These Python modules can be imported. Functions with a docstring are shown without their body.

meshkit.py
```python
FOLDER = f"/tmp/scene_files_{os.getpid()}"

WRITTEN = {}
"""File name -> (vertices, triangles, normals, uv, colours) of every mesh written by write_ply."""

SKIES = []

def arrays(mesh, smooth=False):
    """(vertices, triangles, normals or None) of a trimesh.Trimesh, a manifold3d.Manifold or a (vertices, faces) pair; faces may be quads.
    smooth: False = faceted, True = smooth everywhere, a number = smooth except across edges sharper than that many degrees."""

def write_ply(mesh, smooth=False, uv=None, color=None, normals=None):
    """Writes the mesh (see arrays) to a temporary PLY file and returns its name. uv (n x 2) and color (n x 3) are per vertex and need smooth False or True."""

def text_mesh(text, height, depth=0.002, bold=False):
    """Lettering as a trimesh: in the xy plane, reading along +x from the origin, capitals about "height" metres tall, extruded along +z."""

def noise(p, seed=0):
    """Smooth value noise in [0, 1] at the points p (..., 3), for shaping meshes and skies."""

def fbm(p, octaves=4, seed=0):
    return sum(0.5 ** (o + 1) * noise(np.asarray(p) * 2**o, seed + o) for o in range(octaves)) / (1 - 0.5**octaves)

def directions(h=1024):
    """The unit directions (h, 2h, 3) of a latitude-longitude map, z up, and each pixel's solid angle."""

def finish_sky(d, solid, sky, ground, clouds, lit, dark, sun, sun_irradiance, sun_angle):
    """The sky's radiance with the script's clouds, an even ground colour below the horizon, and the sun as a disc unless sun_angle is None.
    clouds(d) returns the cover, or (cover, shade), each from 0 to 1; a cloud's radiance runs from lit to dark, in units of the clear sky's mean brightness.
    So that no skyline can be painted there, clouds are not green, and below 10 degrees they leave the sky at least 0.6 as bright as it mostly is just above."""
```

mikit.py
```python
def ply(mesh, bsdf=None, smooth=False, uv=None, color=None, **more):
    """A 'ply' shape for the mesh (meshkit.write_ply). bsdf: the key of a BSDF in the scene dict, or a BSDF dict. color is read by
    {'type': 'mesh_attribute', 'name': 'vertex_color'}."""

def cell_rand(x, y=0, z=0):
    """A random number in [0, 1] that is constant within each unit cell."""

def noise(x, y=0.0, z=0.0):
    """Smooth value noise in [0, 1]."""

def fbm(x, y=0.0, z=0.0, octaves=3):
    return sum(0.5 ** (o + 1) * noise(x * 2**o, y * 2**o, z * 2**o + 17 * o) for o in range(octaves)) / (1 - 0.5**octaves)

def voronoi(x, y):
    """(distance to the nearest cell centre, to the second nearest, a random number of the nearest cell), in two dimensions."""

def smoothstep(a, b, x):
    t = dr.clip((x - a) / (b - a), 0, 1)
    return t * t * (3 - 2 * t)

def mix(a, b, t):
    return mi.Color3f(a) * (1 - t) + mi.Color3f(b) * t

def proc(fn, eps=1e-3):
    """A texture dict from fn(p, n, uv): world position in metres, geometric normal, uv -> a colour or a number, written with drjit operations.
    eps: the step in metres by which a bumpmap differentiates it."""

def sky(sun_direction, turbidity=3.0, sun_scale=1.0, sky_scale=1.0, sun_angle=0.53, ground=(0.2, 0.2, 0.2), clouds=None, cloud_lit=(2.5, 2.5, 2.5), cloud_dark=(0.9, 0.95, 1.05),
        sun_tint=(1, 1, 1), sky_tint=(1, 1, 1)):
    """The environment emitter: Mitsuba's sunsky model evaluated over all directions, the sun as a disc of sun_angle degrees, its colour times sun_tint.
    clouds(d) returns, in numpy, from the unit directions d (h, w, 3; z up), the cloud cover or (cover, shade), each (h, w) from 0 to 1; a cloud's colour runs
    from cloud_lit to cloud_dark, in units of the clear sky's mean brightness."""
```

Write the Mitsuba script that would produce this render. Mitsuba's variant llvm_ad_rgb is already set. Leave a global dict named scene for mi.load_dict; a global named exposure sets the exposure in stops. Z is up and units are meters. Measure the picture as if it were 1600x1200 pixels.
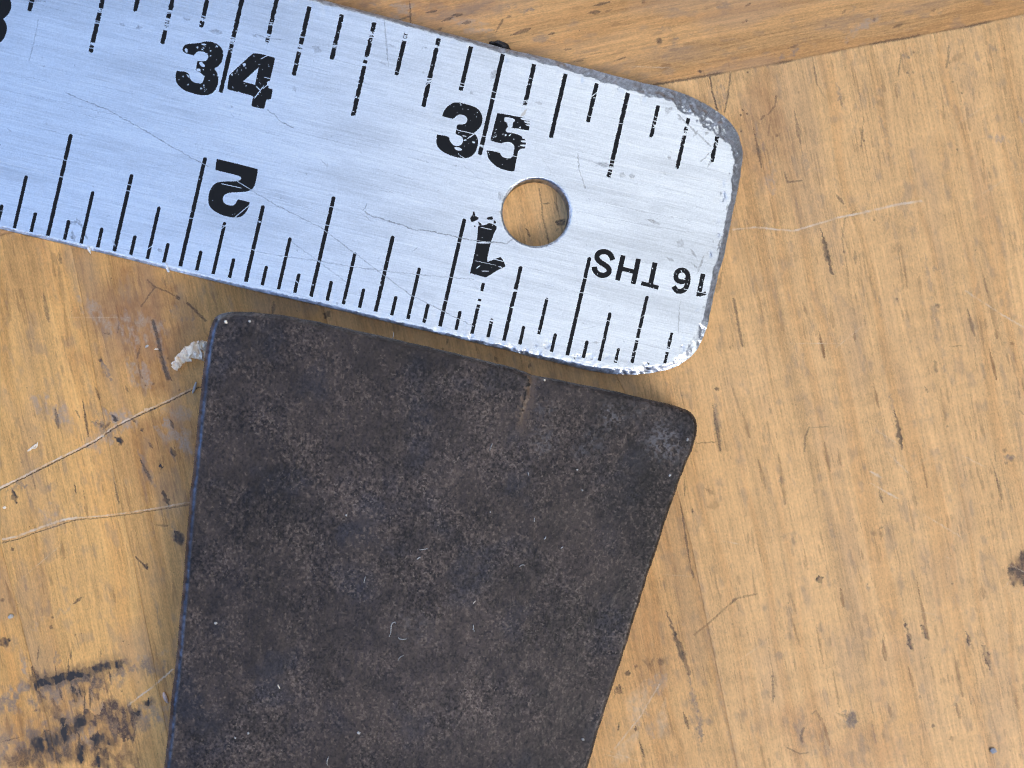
import math, random
import numpy as np, trimesh, shapely
import drjit as dr
import mitsuba as mi
import mikit, meshkit
from mikit import proc, noise, fbm, voronoi, cell_rand, smoothstep, mix
from shapely.geometry import Polygon, LineString, Point, MultiPolygon
from shapely.ops import unary_union
from scipy.spatial import Delaunay, cKDTree

T = mi.ScalarTransform4f
MM = 1e-3
RULER_TOP, PLATE_TOP = 2.2, 6.0          # mm above the bench top, which is z = 0

# ------------------------------------------------------------------ camera
FOCAL = 1800.0                            # in pixels of the 1600 x 1200 photograph
EYE = np.array([-6.381, 1.341, 111.843 + RULER_TOP])   # mm
FWD = np.array([0.05695778, -0.01197367, -0.99830478])
RIGHT = np.array([0.998376563, 0.000461485, 0.0569563409])
DOWN = np.array([-0.000221274, -0.999928207, 0.0119805124])
scene, labels = {}, {}
scene['camera'] = {
    'type': 'thinlens', 'fov': 2 * math.degrees(math.atan(800 / FOCAL)), 'fov_axis': 'x',
    'aperture_radius': 0.0011, 'focus_distance': 0.1120, 'near_clip': 0.005, 'far_clip': 20.0,
    'to_world': T().look_at(origin=(EYE * MM).tolist(), target=((EYE + FWD * 100) * MM).tolist(), up=(-DOWN).tolist())}

# ------------------------------------------------------------------ light
exposure = 0.25


def lamp(name, centre, target, w, h, rgb, label, up=(0.01, 0.3, 1)):
    scene[name] = {'type': 'rectangle', 'to_world': T().look_at(origin=centre, target=target, up=list(up)) @ T().scale([w / 2, h / 2, 1]),
                   'emitter': {'type': 'area', 'radiance': {'type': 'rgb', 'value': rgb}}}
    labels[name] = {'label': label, 'category': 'window'}


lamp('roof_window', [0.505, -0.05, 1.2], [0.505, -0.05, 0], 1.11, 2.3, [0.86, 0.89, 0.92], 'large white bright roof window above the right half of the bench', (0, 1, 0))
lamp('roof_window_001', [-0.74, -0.05, 1.2], [-0.74, -0.05, 0], 1.36, 2.3, [0.28, 0.44, 0.78], 'large roof window full of blue sky above the left half of the bench', (0, 1, 0))
lamp('skylight', [0.56, -0.58, 0.72], [0, 0, 0], 0.46, 0.46, [10.3, 10.0, 9.7], 'small bright square skylight above the lower right corner of the bench')
lamp('wall_window', [-0.30, 1.0, 0.30], [0, 0, 0], 1.1, 0.36, [2.6, 2.9, 3.4], 'low wide wall window beyond the far side of the bench')
lamp('wall_window_001', [-1.0, 0.10, 0.45], [0, 0, 0], 0.8, 0.5, [0.5, 1.0, 2.3], 'bluish wall window low on the left of the bench')

# ------------------------------------------------------------------ helpers


def W(px, py, z=0.0):
    """the point (mm) at height z mm that the photograph shows at px, py"""
    px, py = np.asarray(px, float), np.asarray(py, float)
    d = RIGHT * ((px - 800) / FOCAL)[..., None] + DOWN * ((py - 600) / FOCAL)[..., None] + FWD
    return EYE + d * ((z - EYE[2]) / d[..., 2])[..., None]


def W2(pts, z=0.0):
    p = np.asarray(pts, float)
    return W(p[:, 0], p[:, 1], z)[:, :2]


def PXMM(z):                               # photograph pixels per mm at height z
    return FOCAL / (EYE[2] - z)


def key_for(name, parent=None):
    k = (parent + '__' if parent else '') + name
    if k not in scene:
        return k
    n = 1
    while f'{k}_{n:03d}' in scene:
        n += 1
    return f'{k}_{n:03d}'


def add(name, mesh, bsdf, parent=None, smooth=False, label=None, cat=None, group=None, kind=None, **kw):
    k = key_for(name, parent)
    scene[k] = mikit.ply(mesh, bsdf, smooth=smooth, **kw)
    rec = {n: v for n, v in (('label', label), ('category', cat), ('group', group), ('kind', kind)) if v}
    if rec:
        labels[k] = rec
    return k


def mmesh(v, f):
    return trimesh.Trimesh(np.asarray(v, float) * MM, np.asarray(f, int), process=False)


def densify(pts, step, closed=True):
    p = np.asarray(pts, float)
    ring = LineString(np.vstack([p, p[:1]]) if closed else p)
    n = max(3, int(round(ring.length / step)))
    q = [ring.interpolate(i / n, normalized=True).coords[0] for i in range(n + (0 if closed else 1))]
    return np.array(q)


def chaikin(pts, n=2, closed=True):
    p = np.asarray(pts, float)
    for _ in range(n):
        q = np.roll(p, -1, axis=0) if closed else p[1:]
        a = p if closed else p[:-1]
        r = np.empty((2 * len(a), 2))
        r[0::2], r[1::2] = .75 * a + .25 * q, .25 * a + .75 * q
        p = r if closed else np.vstack([p[:1], r, p[-1:]])
    return p


def slab(rings, step, height, bottom=0.0, jitter=0.25, seed=1):
    """a plate with rings[0] as outline and the others as holes, a fine grid on top. height(points, distance to rim, index of nearest rim point, ring number)"""
    rings = [densify(r, step * 0.8) for r in rings]
    poly = Polygon(rings[0], [r for r in rings[1:]])
    x0, y0, x1, y1 = poly.bounds
    rng = np.random.default_rng(seed)
    gx, gy = np.meshgrid(np.arange(x0, x1, step), np.arange(y0, y1, step))
    g = np.stack([gx.ravel(), gy.ravel()], 1) + rng.uniform(-jitter, jitter, (gx.size, 2)) * step
    rim = np.vstack(rings)
    tree = cKDTree(rim)
    d, i = tree.query(g)
    ok = shapely.contains_xy(poly, g[:, 0], g[:, 1]) & (d > step * 0.55)
    pts = np.vstack([rim, g[ok]])
    dist = np.concatenate([np.zeros(len(rim)), d[ok]])
    near = np.concatenate([np.arange(len(rim)), i[ok]])
    ringno = np.concatenate([np.full(len(r), k) for k, r in enumerate(rings)])
    tri = Delaunay(pts).simplices
    c = pts[tri].mean(1)
    tri = tri[shapely.contains_xy(poly, c[:, 0], c[:, 1])]
    a = pts[tri]
    flip = np.cross(a[:, 1] - a[:, 0], a[:, 2] - a[:, 0]) < 0
    tri[flip] = tri[flip][:, ::-1]
    z = height(pts, dist, rim[near], ringno[near])
    v = [np.column_stack([pts, z])]
    f = [tri]
    off, n0 = len(pts), 0
    for k, r in enumerate(rings):            # the upright faces of the rim; own vertices, so that the edge stays an edge
        n = len(r)
        ring = np.arange(n)
        nxt = (ring + 1) % n
        top = np.column_stack([r, z[n0:n0 + n]])
        v += [top, np.column_stack([r, np.full(n, bottom)])]
        q = np.vstack([np.column_stack([ring, ring + n, nxt + n]), np.column_stack([ring, nxt + n, nxt])]) + off
        area = 0.5 * np.sum(r[:, 0] * np.roll(r[:, 1], -1) - np.roll(r[:, 0], -1) * r[:, 1])
        outward = (area > 0) == (k == 0)
        f.append(q if outward else q[:, ::-1])
        off += 2 * n
        n0 += n
    return mmesh(np.vstack(v), np.vstack(f))


class Marks:
    """stains, scratches and flecks with a shape of their own: strokes (x0, y0, x1, y1, half width, strength, taper, colour class) in world mm, looked up by cell"""

    def __init__(self, strokes, bounds, cell=1.5, most=14, classes='kdbgpl'):
        self.cell, self.most, self.classes = cell, most, classes
        self.x0, self.y0 = bounds[0], bounds[1]
        self.nx, self.ny = int((bounds[2] - bounds[0]) / cell) + 1, int((bounds[3] - bounds[1]) / cell) + 1
        table = np.full((self.ny * self.nx, most), len(strokes), np.uint32)
        count = np.zeros(self.ny * self.nx, int)
        cx, cy = np.meshgrid(self.x0 + (np.arange(self.nx) + .5) * cell, self.y0 + (np.arange(self.ny) + .5) * cell)
        c = np.stack([cx.ravel(), cy.ravel()], 1)
        self.lost = 0
        for n, s in enumerate(strokes):
            a, b = np.array(s[:2]), np.array(s[2:4])
            ab = b - a
            t = np.clip(((c - a) @ ab) / max(ab @ ab, 1e-9), 0, 1)
            for j in np.nonzero(np.linalg.norm(c - a - t[:, None] * ab, axis=1) < s[4] * 1.45 + .25 + cell * .71)[0]:
                if count[j] < most:
                    table[j, count[j]] = n
                    count[j] += 1
                else:
                    self.lost += 1
        rows = [list(s[:7]) + [classes.index(s[7])] for s in strokes] + [[1e4, 1e4, 1e4 + 1, 1e4, .01, 0, 0, 0]]
        self.col = [mi.Float(np.array(x, np.float32)) for x in np.array(rows).T]
        self.table = mi.UInt32(table.ravel())

    def at(self, x, y):
        """the strongest mark of each class at x, y (mm)"""
        i = mi.UInt32(mi.Int32(dr.clip(dr.floor((x - self.x0) / self.cell), 0, self.nx - 1)))
        j = mi.UInt32(mi.Int32(dr.clip(dr.floor((y - self.y0) / self.cell), 0, self.ny - 1)))
        base = (j * self.nx + i) * self.most
        out = [mi.Float(0) for _ in self.classes]
        for k in range(self.most):
            n = dr.gather(mi.UInt32, self.table, base + k)
            ax, ay, bx, by, w, s, taper, cl = (dr.gather(mi.Float, c, n) for c in self.col)
            dx, dy = bx - ax, by - ay
            t = dr.clip(((x - ax) * dx + (y - ay) * dy) / dr.maximum(dx * dx + dy * dy, 1e-9), 0, 1)
            d = dr.sqrt(dr.square(x - ax - t * dx) + dr.square(y - ay - t * dy))
            ww = w * dr.lerp(1, 1.15 - dr.abs(2 * t - 1.25) * .85, taper)
            m = s * smoothstep(1.3, .5, d / dr.maximum(ww, 1e-4))
            for q in range(len(out)):
                out[q] = dr.maximum(out[q], dr.select(dr.abs(cl - q) < .5, m, 0))
        return out


def strokes(text, z, taper=1.0):
    """'k 2.5 .8  x,y x,y ...' lines: class, half width and strength, then a polyline, all lengths in photograph pixels"""
    out = []
    for line in text.strip().split('\n'):
        for item in line.split(';'):
            q = item.split()
            if not q:
                continue
            c, w, s = q[0], float(q[1]), float(q[2])
            p = np.array([[float(v) for v in a.split(',')] for a in q[3:]])
            p = W2(p, z)
            if len(p) == 1:
                p = np.vstack([p, p + 1e-3])
            tp = taper if len(p) == 2 and np.linalg.norm(p[1] - p[0]) > .05 else 0.0
            for a, b in zip(p[:-1], p[1:]):
                out.append([*a, *b, w / PXMM(z), s, tp, c])
    return out


# ------------------------------------------------------------------ the bench top: joints between its planks
JOINT_TOP = W2([(-900, 560), (700, 218), (980, 140), (1100, 119), (1220, 98), (1350, 71), (1500, 44), (1600, 22), (3000, -290)])
JOINT_A = W2([(-900, -3600), (98, 320), (125, 450), (150, 597), (180, 745), (208, 875), (222, 945), (240, 1035), (258, 1130), (900, 4300)])
JOINT_B = W2([(-1000, -3600), (-90, 430), (0, 850), (22, 930), (50, 1040), (75, 1130), (95, 1220), (800, 4200)])
JOINT_C = W2([(-200, -3600), (848, -80), (870, 320), (905, 480), (975, 610), (1052, 745), (1080, 850), (1102, 960), (1128, 1080), (1152, 1200), (1800, 4000)])

JOINT_D = W2([(-400, -3600), (392, -80), (430, 200), (505, 480), (560, 700), (600, 900), (655, 1200), (1300, 4000)])


def poly_x(line, y):
    o = np.argsort(line[:, 1])
    return np.interp(y, line[o, 1], line[o, 0])


BENCH = """
p 26 .5 150,500 250,520; p 22 .6 160,650 205,660; p 20 .5 255,655 290,700; p 16 .5 195,560 230,600; g 16 .5 150,640 190,668; p 14 .5 120,465 160,500; g 10 .5 262,480 300,500; p 14 .45 60,615 110,660; p 14 .4 60,800 90,820; k 2 .7 205,652 212,660; k 2.2 .7 232,690 238,700; k 1.8 .7 150,610 156,624; k 2 .6 196,602 200,612; k 1.6 .6 118,640 124,652; k 2 .6 240,600; k 1.8 .6 262,560; k 1.8 .6 222,590; k 2 .6 280,610; l 18 .22 1008,1062 990,1120; l 13 .2 1000,1140 962,1192; l 9 .2 1040,1090 1030,1150; p 16 .4 560,30 640,12; g 10 .45 610,30 640,45; p 12 .4 700,30 760,45
k 4 .9 1281,353 1300,427; g 2 .5 1272,300 1281,352; k 3 .8 1305,303 1318,318; k 2.5 .95 1319,394; k 3 .6 1335,390 1337,412; g 4 .55 1315,378 1316,420; k 2 .7 1366,344
g 3 .6 1372,455 1384,514; k 2.6 .9 1401,467; k 4 .85 1465,478; g 3.5 .7 1447,410 1465,424; g 7 .35 1446,402 1475,575; k 3.5 .65 1459,560 1464,582; k 3 .85 1511,480 1523,525; k 2 .5 1537,432 1542,458
b 3 .85 1545,543 1557,592; b 4 .35 1531,410 1560,525; b 3 .65 1556,512 1558,529; b 3.5 .7 1582,537; b 3.2 .85 1279,515 1288,558; b 3 .5 1297,478 1302,512; b 2.5 .5 1254,472 1261,492; b 2.5 .75 1335,518 1336,532
b 2.4 .45 1404,365 1418,450; g 3 .4 1396,355 1404,388; g 5 .4 1219,390 1224,424; b 1.2 .5 1480,542 1502,540; b 2 .6 1597,590 1600,610
k 1.8 .85 1269,88 1277,134; k 1.5 .4 1276,130 1289,153; g 3.2 .75 1306,125 1317,170; k 2 .6 1312,150 1316,166; k 1.6 .75 1409,82 1403,120; b 3.2 .5 1399,130 1402,152; k 2 .85 1428,82; k 2 .85 1418,114; k 2 .8 1427,113; g 6 .6 1416,93
g 5 .55 1358,135 1371,172; g 4 .55 1369,165 1396,250; k 1.6 .6 1350,182 1345,232; k 2 .9 1347,207; k 1.8 .9 1350,220; k 2 .8 1345,228; k 3 .75 1241,172 1251,224; g 5 .65 1249,218 1263,272; k 2.2 .75 1244,195 1248,215
k 1.5 .75 1213,150 1211,165 1200,179; k 1.5 .6 1204,183 1200,212; p 10 .4 1201,245 1206,300; k 3 .85 1214,212; k 1.6 .8 1226,270 1230,285 1252,282; k 1.8 .65 1482,72 1482,90 1478,106; b 6 .3 1480,100 1505,84; g 2 .4 1420,115 1480,108 1520,97 1570,92
k 2 .8 1503,145; g 4 .5 1503,145 1515,178; g 2.4 .45 1462,160 1466,192; k 1.6 .55 1585,212 1592,243; g 6 .5 1553,82; k 2 .5 1589,165 1591,184; p 4 .8 1594,186; k 1.8 .8 1496,233; k 2 .8 1488,128; p 6 .4 1535,212 1575,220; p 8 .3 1320,70 1340,40
g 5 .45 1322,20 1337,10; k 2 .6 1315,22 1322,15; k 2 .55 1357,19 1364,16; p 8 .45 1335,48 1370,28; k 3 .75 1366,31; k 2.6 .85 1394,44 1409,38; k 2 .6 1454,18 1461,15; k 2.2 .55 1290,40; k 2.5 .7 1231,76 1246,70; g 6 .5 1215,95 1248,76; k 2 .6 1325,67; k 2 .6 1435,54
k 2 .8 924,10 952,3; k 3 .75 918,21 937,18; k 1.6 .55 944,19 956,15; k 3 .5 1005,3; g 5 .5 1040,25 1062,17; g 5 .5 1117,13 1132,7; k 2.2 .6 1164,10 1173,5; k 2.2 .7 1166,32; k 5 .85 1030,64; g 7 .45 1055,66; g 3 .6 1025,46 1052,44; g 8 .6 796,11 832,12
k 3.2 .7 798,55 828,45; k 2.2 .7 856,55 866,51; g 8 .4 826,62 852,59; k 1.6 .6 958,96 978,89; b 5 .6 1026,107 1047,102; k 5 .95 1094,109 1094,112; k 1.3 .85 1109,120 1113,145 1121,172; k 1.4 .7 1141,116 1138,145 1132,175; g 9 .5 1126,125 1127,170; k 1.6 .6 895,97 912,94; k 2 .6 880,78 893,76
k 1.8 .85 1160,172; k 1.8 .85 1167,178; k 1.8 .8 1157,180; k 1.8 .8 1168,113; k 2 .7 1176,195 1190,262; g 6 .45 1180,185 1193,252; k 2 .7 1187,188 1195,180; k 1.8 .8 1158,205
g 4 .6 563,26 602,10; k 1.6 .8 640,0 642,36; k 1.8 .7 619,33 641,25; g 6 .6 578,4 598,22; k 2.4 .75 689,34 707,27; k 2.2 .75 663,20 682,17; k 2.8 .8 704,25 722,22; k 2.8 .75 721,37 735,34; k 2 .6 774,52 786,30; k 2 .5 790,28 798,25; g 14 .3 570,12 700,20 790,10; k 2 .7 683,48 690,44
b 2.5 .65 1364,598 1373,637; g 2.6 .6 1389,606 1400,658; k 3.6 .98 1398,640 1410,704; k 1.6 .7 1444,603 1450,613; b 4 .35 1469,604 1478,657; k 1.6 .75 1264,668 1258,682 1257,705; k 1.1 .5 1262,668 1296,667; g 2.4 .5 1262,636 1264,668; g 4 .6 1326,658 1332,682; b 3.2 .5 1216,705 1227,788
g 4.5 .5 1220,742 1223,757; b 3 .6 1287,686 1297,736; b 2.6 .5 1309,700 1314,727; b 1.6 .6 1436,695 1449,762; k 1.9 .95 1373,764 1379,785; k 1.2 .6 1553,703 1556,722; k 2.2 .85 1552,728 1566,780; k 1.6 .6 1372,828 1381,822; k 1.5 .6 1328,814; g 2.6 .55 1295,806 1308,842; b 4.5 .45 1365,833
g 12 .6 1574,708 1576,722; k 4 .6 1570,704; k 4 .5 1580,718; k 3 .5 1572,724; b 2.4 .4 1418,776 1429,828; b 2 .4 1478,796 1483,830; g 4 .5 1503,838; g 5 .4 1504,760; b 2 .4 1255,850 1262,890; k 2 .6 1480,666; k 1.5 .6 1590,604 1594,622; k 1.4 .5 1592,640 1600,648
l 1.3 .65 1360,755 1407,781; l 2 .5 1356,735 1377,746; l 1 .5 1430,796 1500,838; l 1.1 .5 1508,454 1560,488 1600,512; l 1 .35 1380,700 1420,740; l 1 .35 1500,710 1540,730
l 1.4 .6 1145,359 1180,355 1240,361; l 1.5 .7 1240,361 1270,352 1310,340 1345,333; l 2 .6 1345,333 1400,320 1440,314; k 1.1 .55 1336,329 1320,342 1316,372 1318,392; l 1.4 .9 1306,341 1320,338
k 6 .95 1278,897 1282,908; b 3.2 .65 1313,918 1318,948; b 2.4 .75 1431,900 1451,1000; d 3.2 .9 1439,975 1450,1003; d 4.2 .85 1412,965 1424,1012; b 4 .7 1379,996 1384,1031; b 2 .6 1275,975 1287,1038; g 3 .5 1353,913 1358,923; b 4 .6 1533,910 1537,934; k 2.2 .8 1488,912; g 1.8 .6 1490,918 1490,962
g 5 .65 1495,978 1498,1004; d 2.3 .95 1508,982 1515,1008; d 4.2 .85 1535,995 1544,1038; b 3.2 .6 1489,1015 1504,1088; g 4 .65 1488,1078 1494,1100; b 3.5 .6 1493,1095 1500,1122; g 3 .3 1555,990 1592,1105; b 3.2 .35 1580,1070 1592,1108; b 2.6 .6 1418,1040 1428,1073; b 3 .45 1388,1097 1392,1120
b 1.6 .6 1301,1045 1311,1105; k 3.2 .8 1458,1134; k 2.6 .6 1437,1089; k 10 .4 1324,1118 1336,1126; g 12 .75 1318,1116 1338,1130; k 2.6 .5 1305,1113 1325,1120; g 5 .7 1338,1130 1352,1180; k 2.2 .9 1256,1138 1251,1150 1253,1158; b 3.2 .6 1284,1120 1296,1165; k 2 .7 1207,1045 1208,1098; k 2.6 .85 1207,1057; k 2.4 .8 1207,1070; k 2.6 .85 1208,1088
g 34 .3 1240,1130 1290,1170; g 30 .22 1375,1150 1330,1185; b 5 .5 1485,1150 1488,1156; k 5 .75 1547,1166 1550,1170; g 5 .5 1213,995 1219,1032; k 1.6 .6 1270,1115 1275,1110 1282,1125; k 1.4 .7 1230,1168 1250,1178 1262,1176; b 2 .4 1230,940 1250,1010; d 15 .95 1590,892; k 6 .99 1581,900 1578,888; d 13 .95 1598,876; d 9 .9 1586,908; k 4 .95 1584,912; d 8 .9 1600,906; k 4 .9 1596,872; b 26 .5 1594,892
k 4.5 .7 1040,952 1077,1052; g 6 .6 1073,1045 1097,1155; k 3.2 .75 1067,1112 1076,1138; d 10 .5 1004,1036 1020,1032; k 6 .65 1033,1034; k 4 .85 981,1048 981,1056; k 3 .6 994,1041; d 6 .75 960,1085 970,1076; k 1.6 .85 967,1128 966,1141; k 2.6 .85 993,1135 993,1142; k 1.7 .85 998,1155 1007,1183; g 4 .5 986,1130 1036,1058
b 1.6 .55 1085,992 1112,970 1150,935 1182,928; k 3 .55 1142,942 1150,936; k 1.3 .6 1069,745 1070,775; k 1.8 .75 1062,780 1078,880; k 1.6 .6 1078,880 1084,905; b 3 .4 1100,762 1116,772; k 2 .85 1082,794 1082,801; b 1.3 .7 1083,693 1122,690; k 3.2 .7 1113,630 1126,704; g 6 .4 1117,630 1124,690; k 3.4 .6 1120,604 1121,610
b 3.2 .55 1159,642 1171,683; b 3.2 .55 1184,716 1196,763; b 8 .3 1105,792 1122,788; k 2.4 .65 1147,468 1153,505 1160,540; k 4 .4 1130,420 1120,458; p 5 .3 1087,900 1105,970 1125,1070 1152,1200; b 1.5 .5 1148,360 1160,358; g 12 .35 1075,1120 1110,1130; p 18 .35 1010,1070 1040,1060; p 14 .35 985,1100 1020,1150; l 1.2 .5 960,1170 1000,1120 1030,1070; l 1 .4 940,1170 1000,1190
k 1.4 .6 842,295 846,315 848,340 856,372 858,382; k 1.5 .7 848,318 858,318; k 2.5 .9 870,347 882,344 880,350 872,350; k 2 .8 822,356 828,370; k 2 .5 866,313 872,330; k 1.8 .4 867,362 873,357
k 3.2 .55 67,455 76,502; g 5 .4 72,480 80,515; k 3.2 .85 276,460 279,468; k 1.2 .6 240,447 262,456 280,466; k 1.2 .6 230,437 242,448 220,480; k 1.9 .75 293,474 305,485 321,501; k 3 .85 239,502 247,530 252,558 262,592; g 6 .55 238,500 262,592; k 2 .7 250,562 268,595; k 3.2 .8 157,563; g 6 .6 157,563 171,592; g 9 .4 150,515 180,522
k 2.4 .5 92,394 95,412; k 1.4 .5 215,565 220,590; k 1.6 .6 220,540 214,560; k 1.2 .5 255,430 260,450; g 4 .4 200,420 200,470; k 1.2 .5 160,520 172,522; k 1.4 .5 186,500 184,520; b 3 .4 100,470 106,540; b 3 .4 88,400 100,470; b 4 .4 10,440 16,500; k 1.6 .5 174,435
k 3.2 .7 86,636 91,668; g 5 .5 88,630 92,676; p 9 .4 48,612 60,640; k 1.9 .85 129,625 138,682; k 2 .6 148,604 156,622; g 20 .55 145,660 185,668; k 3 .6 150,660 165,668; k 2.5 .6 160,672 172,660; k 4.2 .75 174,648 182,656; k 4 .8 180,682 192,692; k 2.8 .7 185,695 190,693; k 3.2 .85 220,668 222,673; k 2.8 .8 266,655 271,668; k 4 .6 266,698 274,710; g 7 .5 268,695 274,712
k 3.8 .95 252,727 253,731; k 2.8 .75 218,715 236,752; g 6 .45 215,700 240,760; k 4.2 .7 253,766 264,790; k 7 .8 273,828 283,848; g 10 .5 268,820 284,852; k 4.4 .65 222,882 231,888; k 1.4 .8 212,870 222,880 230,889; k 4.6 .85 20,765 25,788; g 6 .6 8,765 42,762; g 5 .5 78,762; k 3.2 .85 17,855 20,860; k 1.7 .65 177,746 186,788; b 2.2 .7 130,766 137,808; k 1.3 .8 116,753 119,772; b 2.2 .5 94,836 101,872
k 1.4 .5 50,740 56,765; p 16 .4 120,700 170,690; p 16 .35 240,670 290,690; p 12 .35 250,640 300,650; b 10 .35 290,770 285,860; b 3 .5 192,750 205,800; p 10 .35 68,800 88,795; g 5 .4 210,850 240,835; k 1.8 .5 240,820 262,822
k 1.0 .95 0,765 35,748 100,715 150,690 180,668 220,648 260,630 300,610 318,603; l 1.3 .9 0,762 35,745 100,712 125,700; l 1.1 .7 125,700 150,687 180,665 220,645 260,627 300,607; l 3 .8 225,642 230,639; l 3 .8 158,683 162,680
l 1.8 .7 5,843 30,837 60,825 100,812 120,809; l 1.0 .6 120,809 160,806 200,801 245,794 295,785; k .8 .8 3,848 30,842 60,831 100,818 120,812; k .9 .6 120,812 160,809 200,804 245,797 295,789
g 14 .7 0,1100 40,1085 90,1075; g 16 .6 0,1168 60,1150 110,1135; d 9 .6 20,1190 70,1176 120,1180; k 7 .7 140,1152 176,1160; k 8 .75 152,1184 166,1198; d 12 .6 170,1178 210,1190; d 7 .7 196,1130 206,1148; d 7 .6 106,1140 140,1120; g 9 .6 200,1050 255,1040; g 20 .5 205,1105 245,1125; k 4 .8 95,1120 100,1132; k 3 .8 210,1105 216,1116; d 5 .6 84,1092 90,1120; d 4 .6 150,1062 152,1092; d 4 .6 166,1058 168,1080; g 15 .65 78,1078 130,1070 180,1050; d 8 .5 110,1076 160,1066; g 22 .6 66,1160 130,1142 192,1122; d 14 .5 150,1150 192,1136; d 9 .6 118,1168 166,1182; g 10 .5 100,1100 140,1095; k 5 .99 58,1069 85,1062 120,1054; k 5.4 .8 116,1054 150,1046 186,1037; g 6 .85 66,1074 130,1068 168,1054; d 5 .6 130,1066 168,1054; k 2.8 .8 112,1068 119,1098; k 2.8 .75 125,1068 129,1088; k 1.7 .8 133,1073 131,1118; k 1.7 .8 140,1068 141,1108; k 1.7 .75 170,1042 173,1064; k 1.7 .75 92,1073 97,1093; k 1.3 .8 107,1028 107,1056; k 1.6 .6 86,1038 88,1058; d 4 .55 120,1040; k 3 .5 150,1038 156,1044; d 5 .5 160,1060 166,1068
k 5.2 .95 100,1143 115,1138 129,1129; d 13 .85 142,1118 175,1110 196,1122; d 9 .8 156,1100 145,1120; d 7 .75 172,1098 178,1106; d 8 .85 190,1126 196,1158; g 8 .75 132,1132 190,1110; k 10 .75 58,1166 80,1162 96,1150; k 6 .7 69,1142 72,1148; k 3.6 .9 122,1143 127,1192; k 4 .85 152,1142 152,1168; k 9 .75 156,1170 162,1174; d 5 .65 138,1166 142,1176; d 6.5 .75 147,1188 154,1196; k 4.5 .75 38,1194; k 5.5 .7 64,1196
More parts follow.
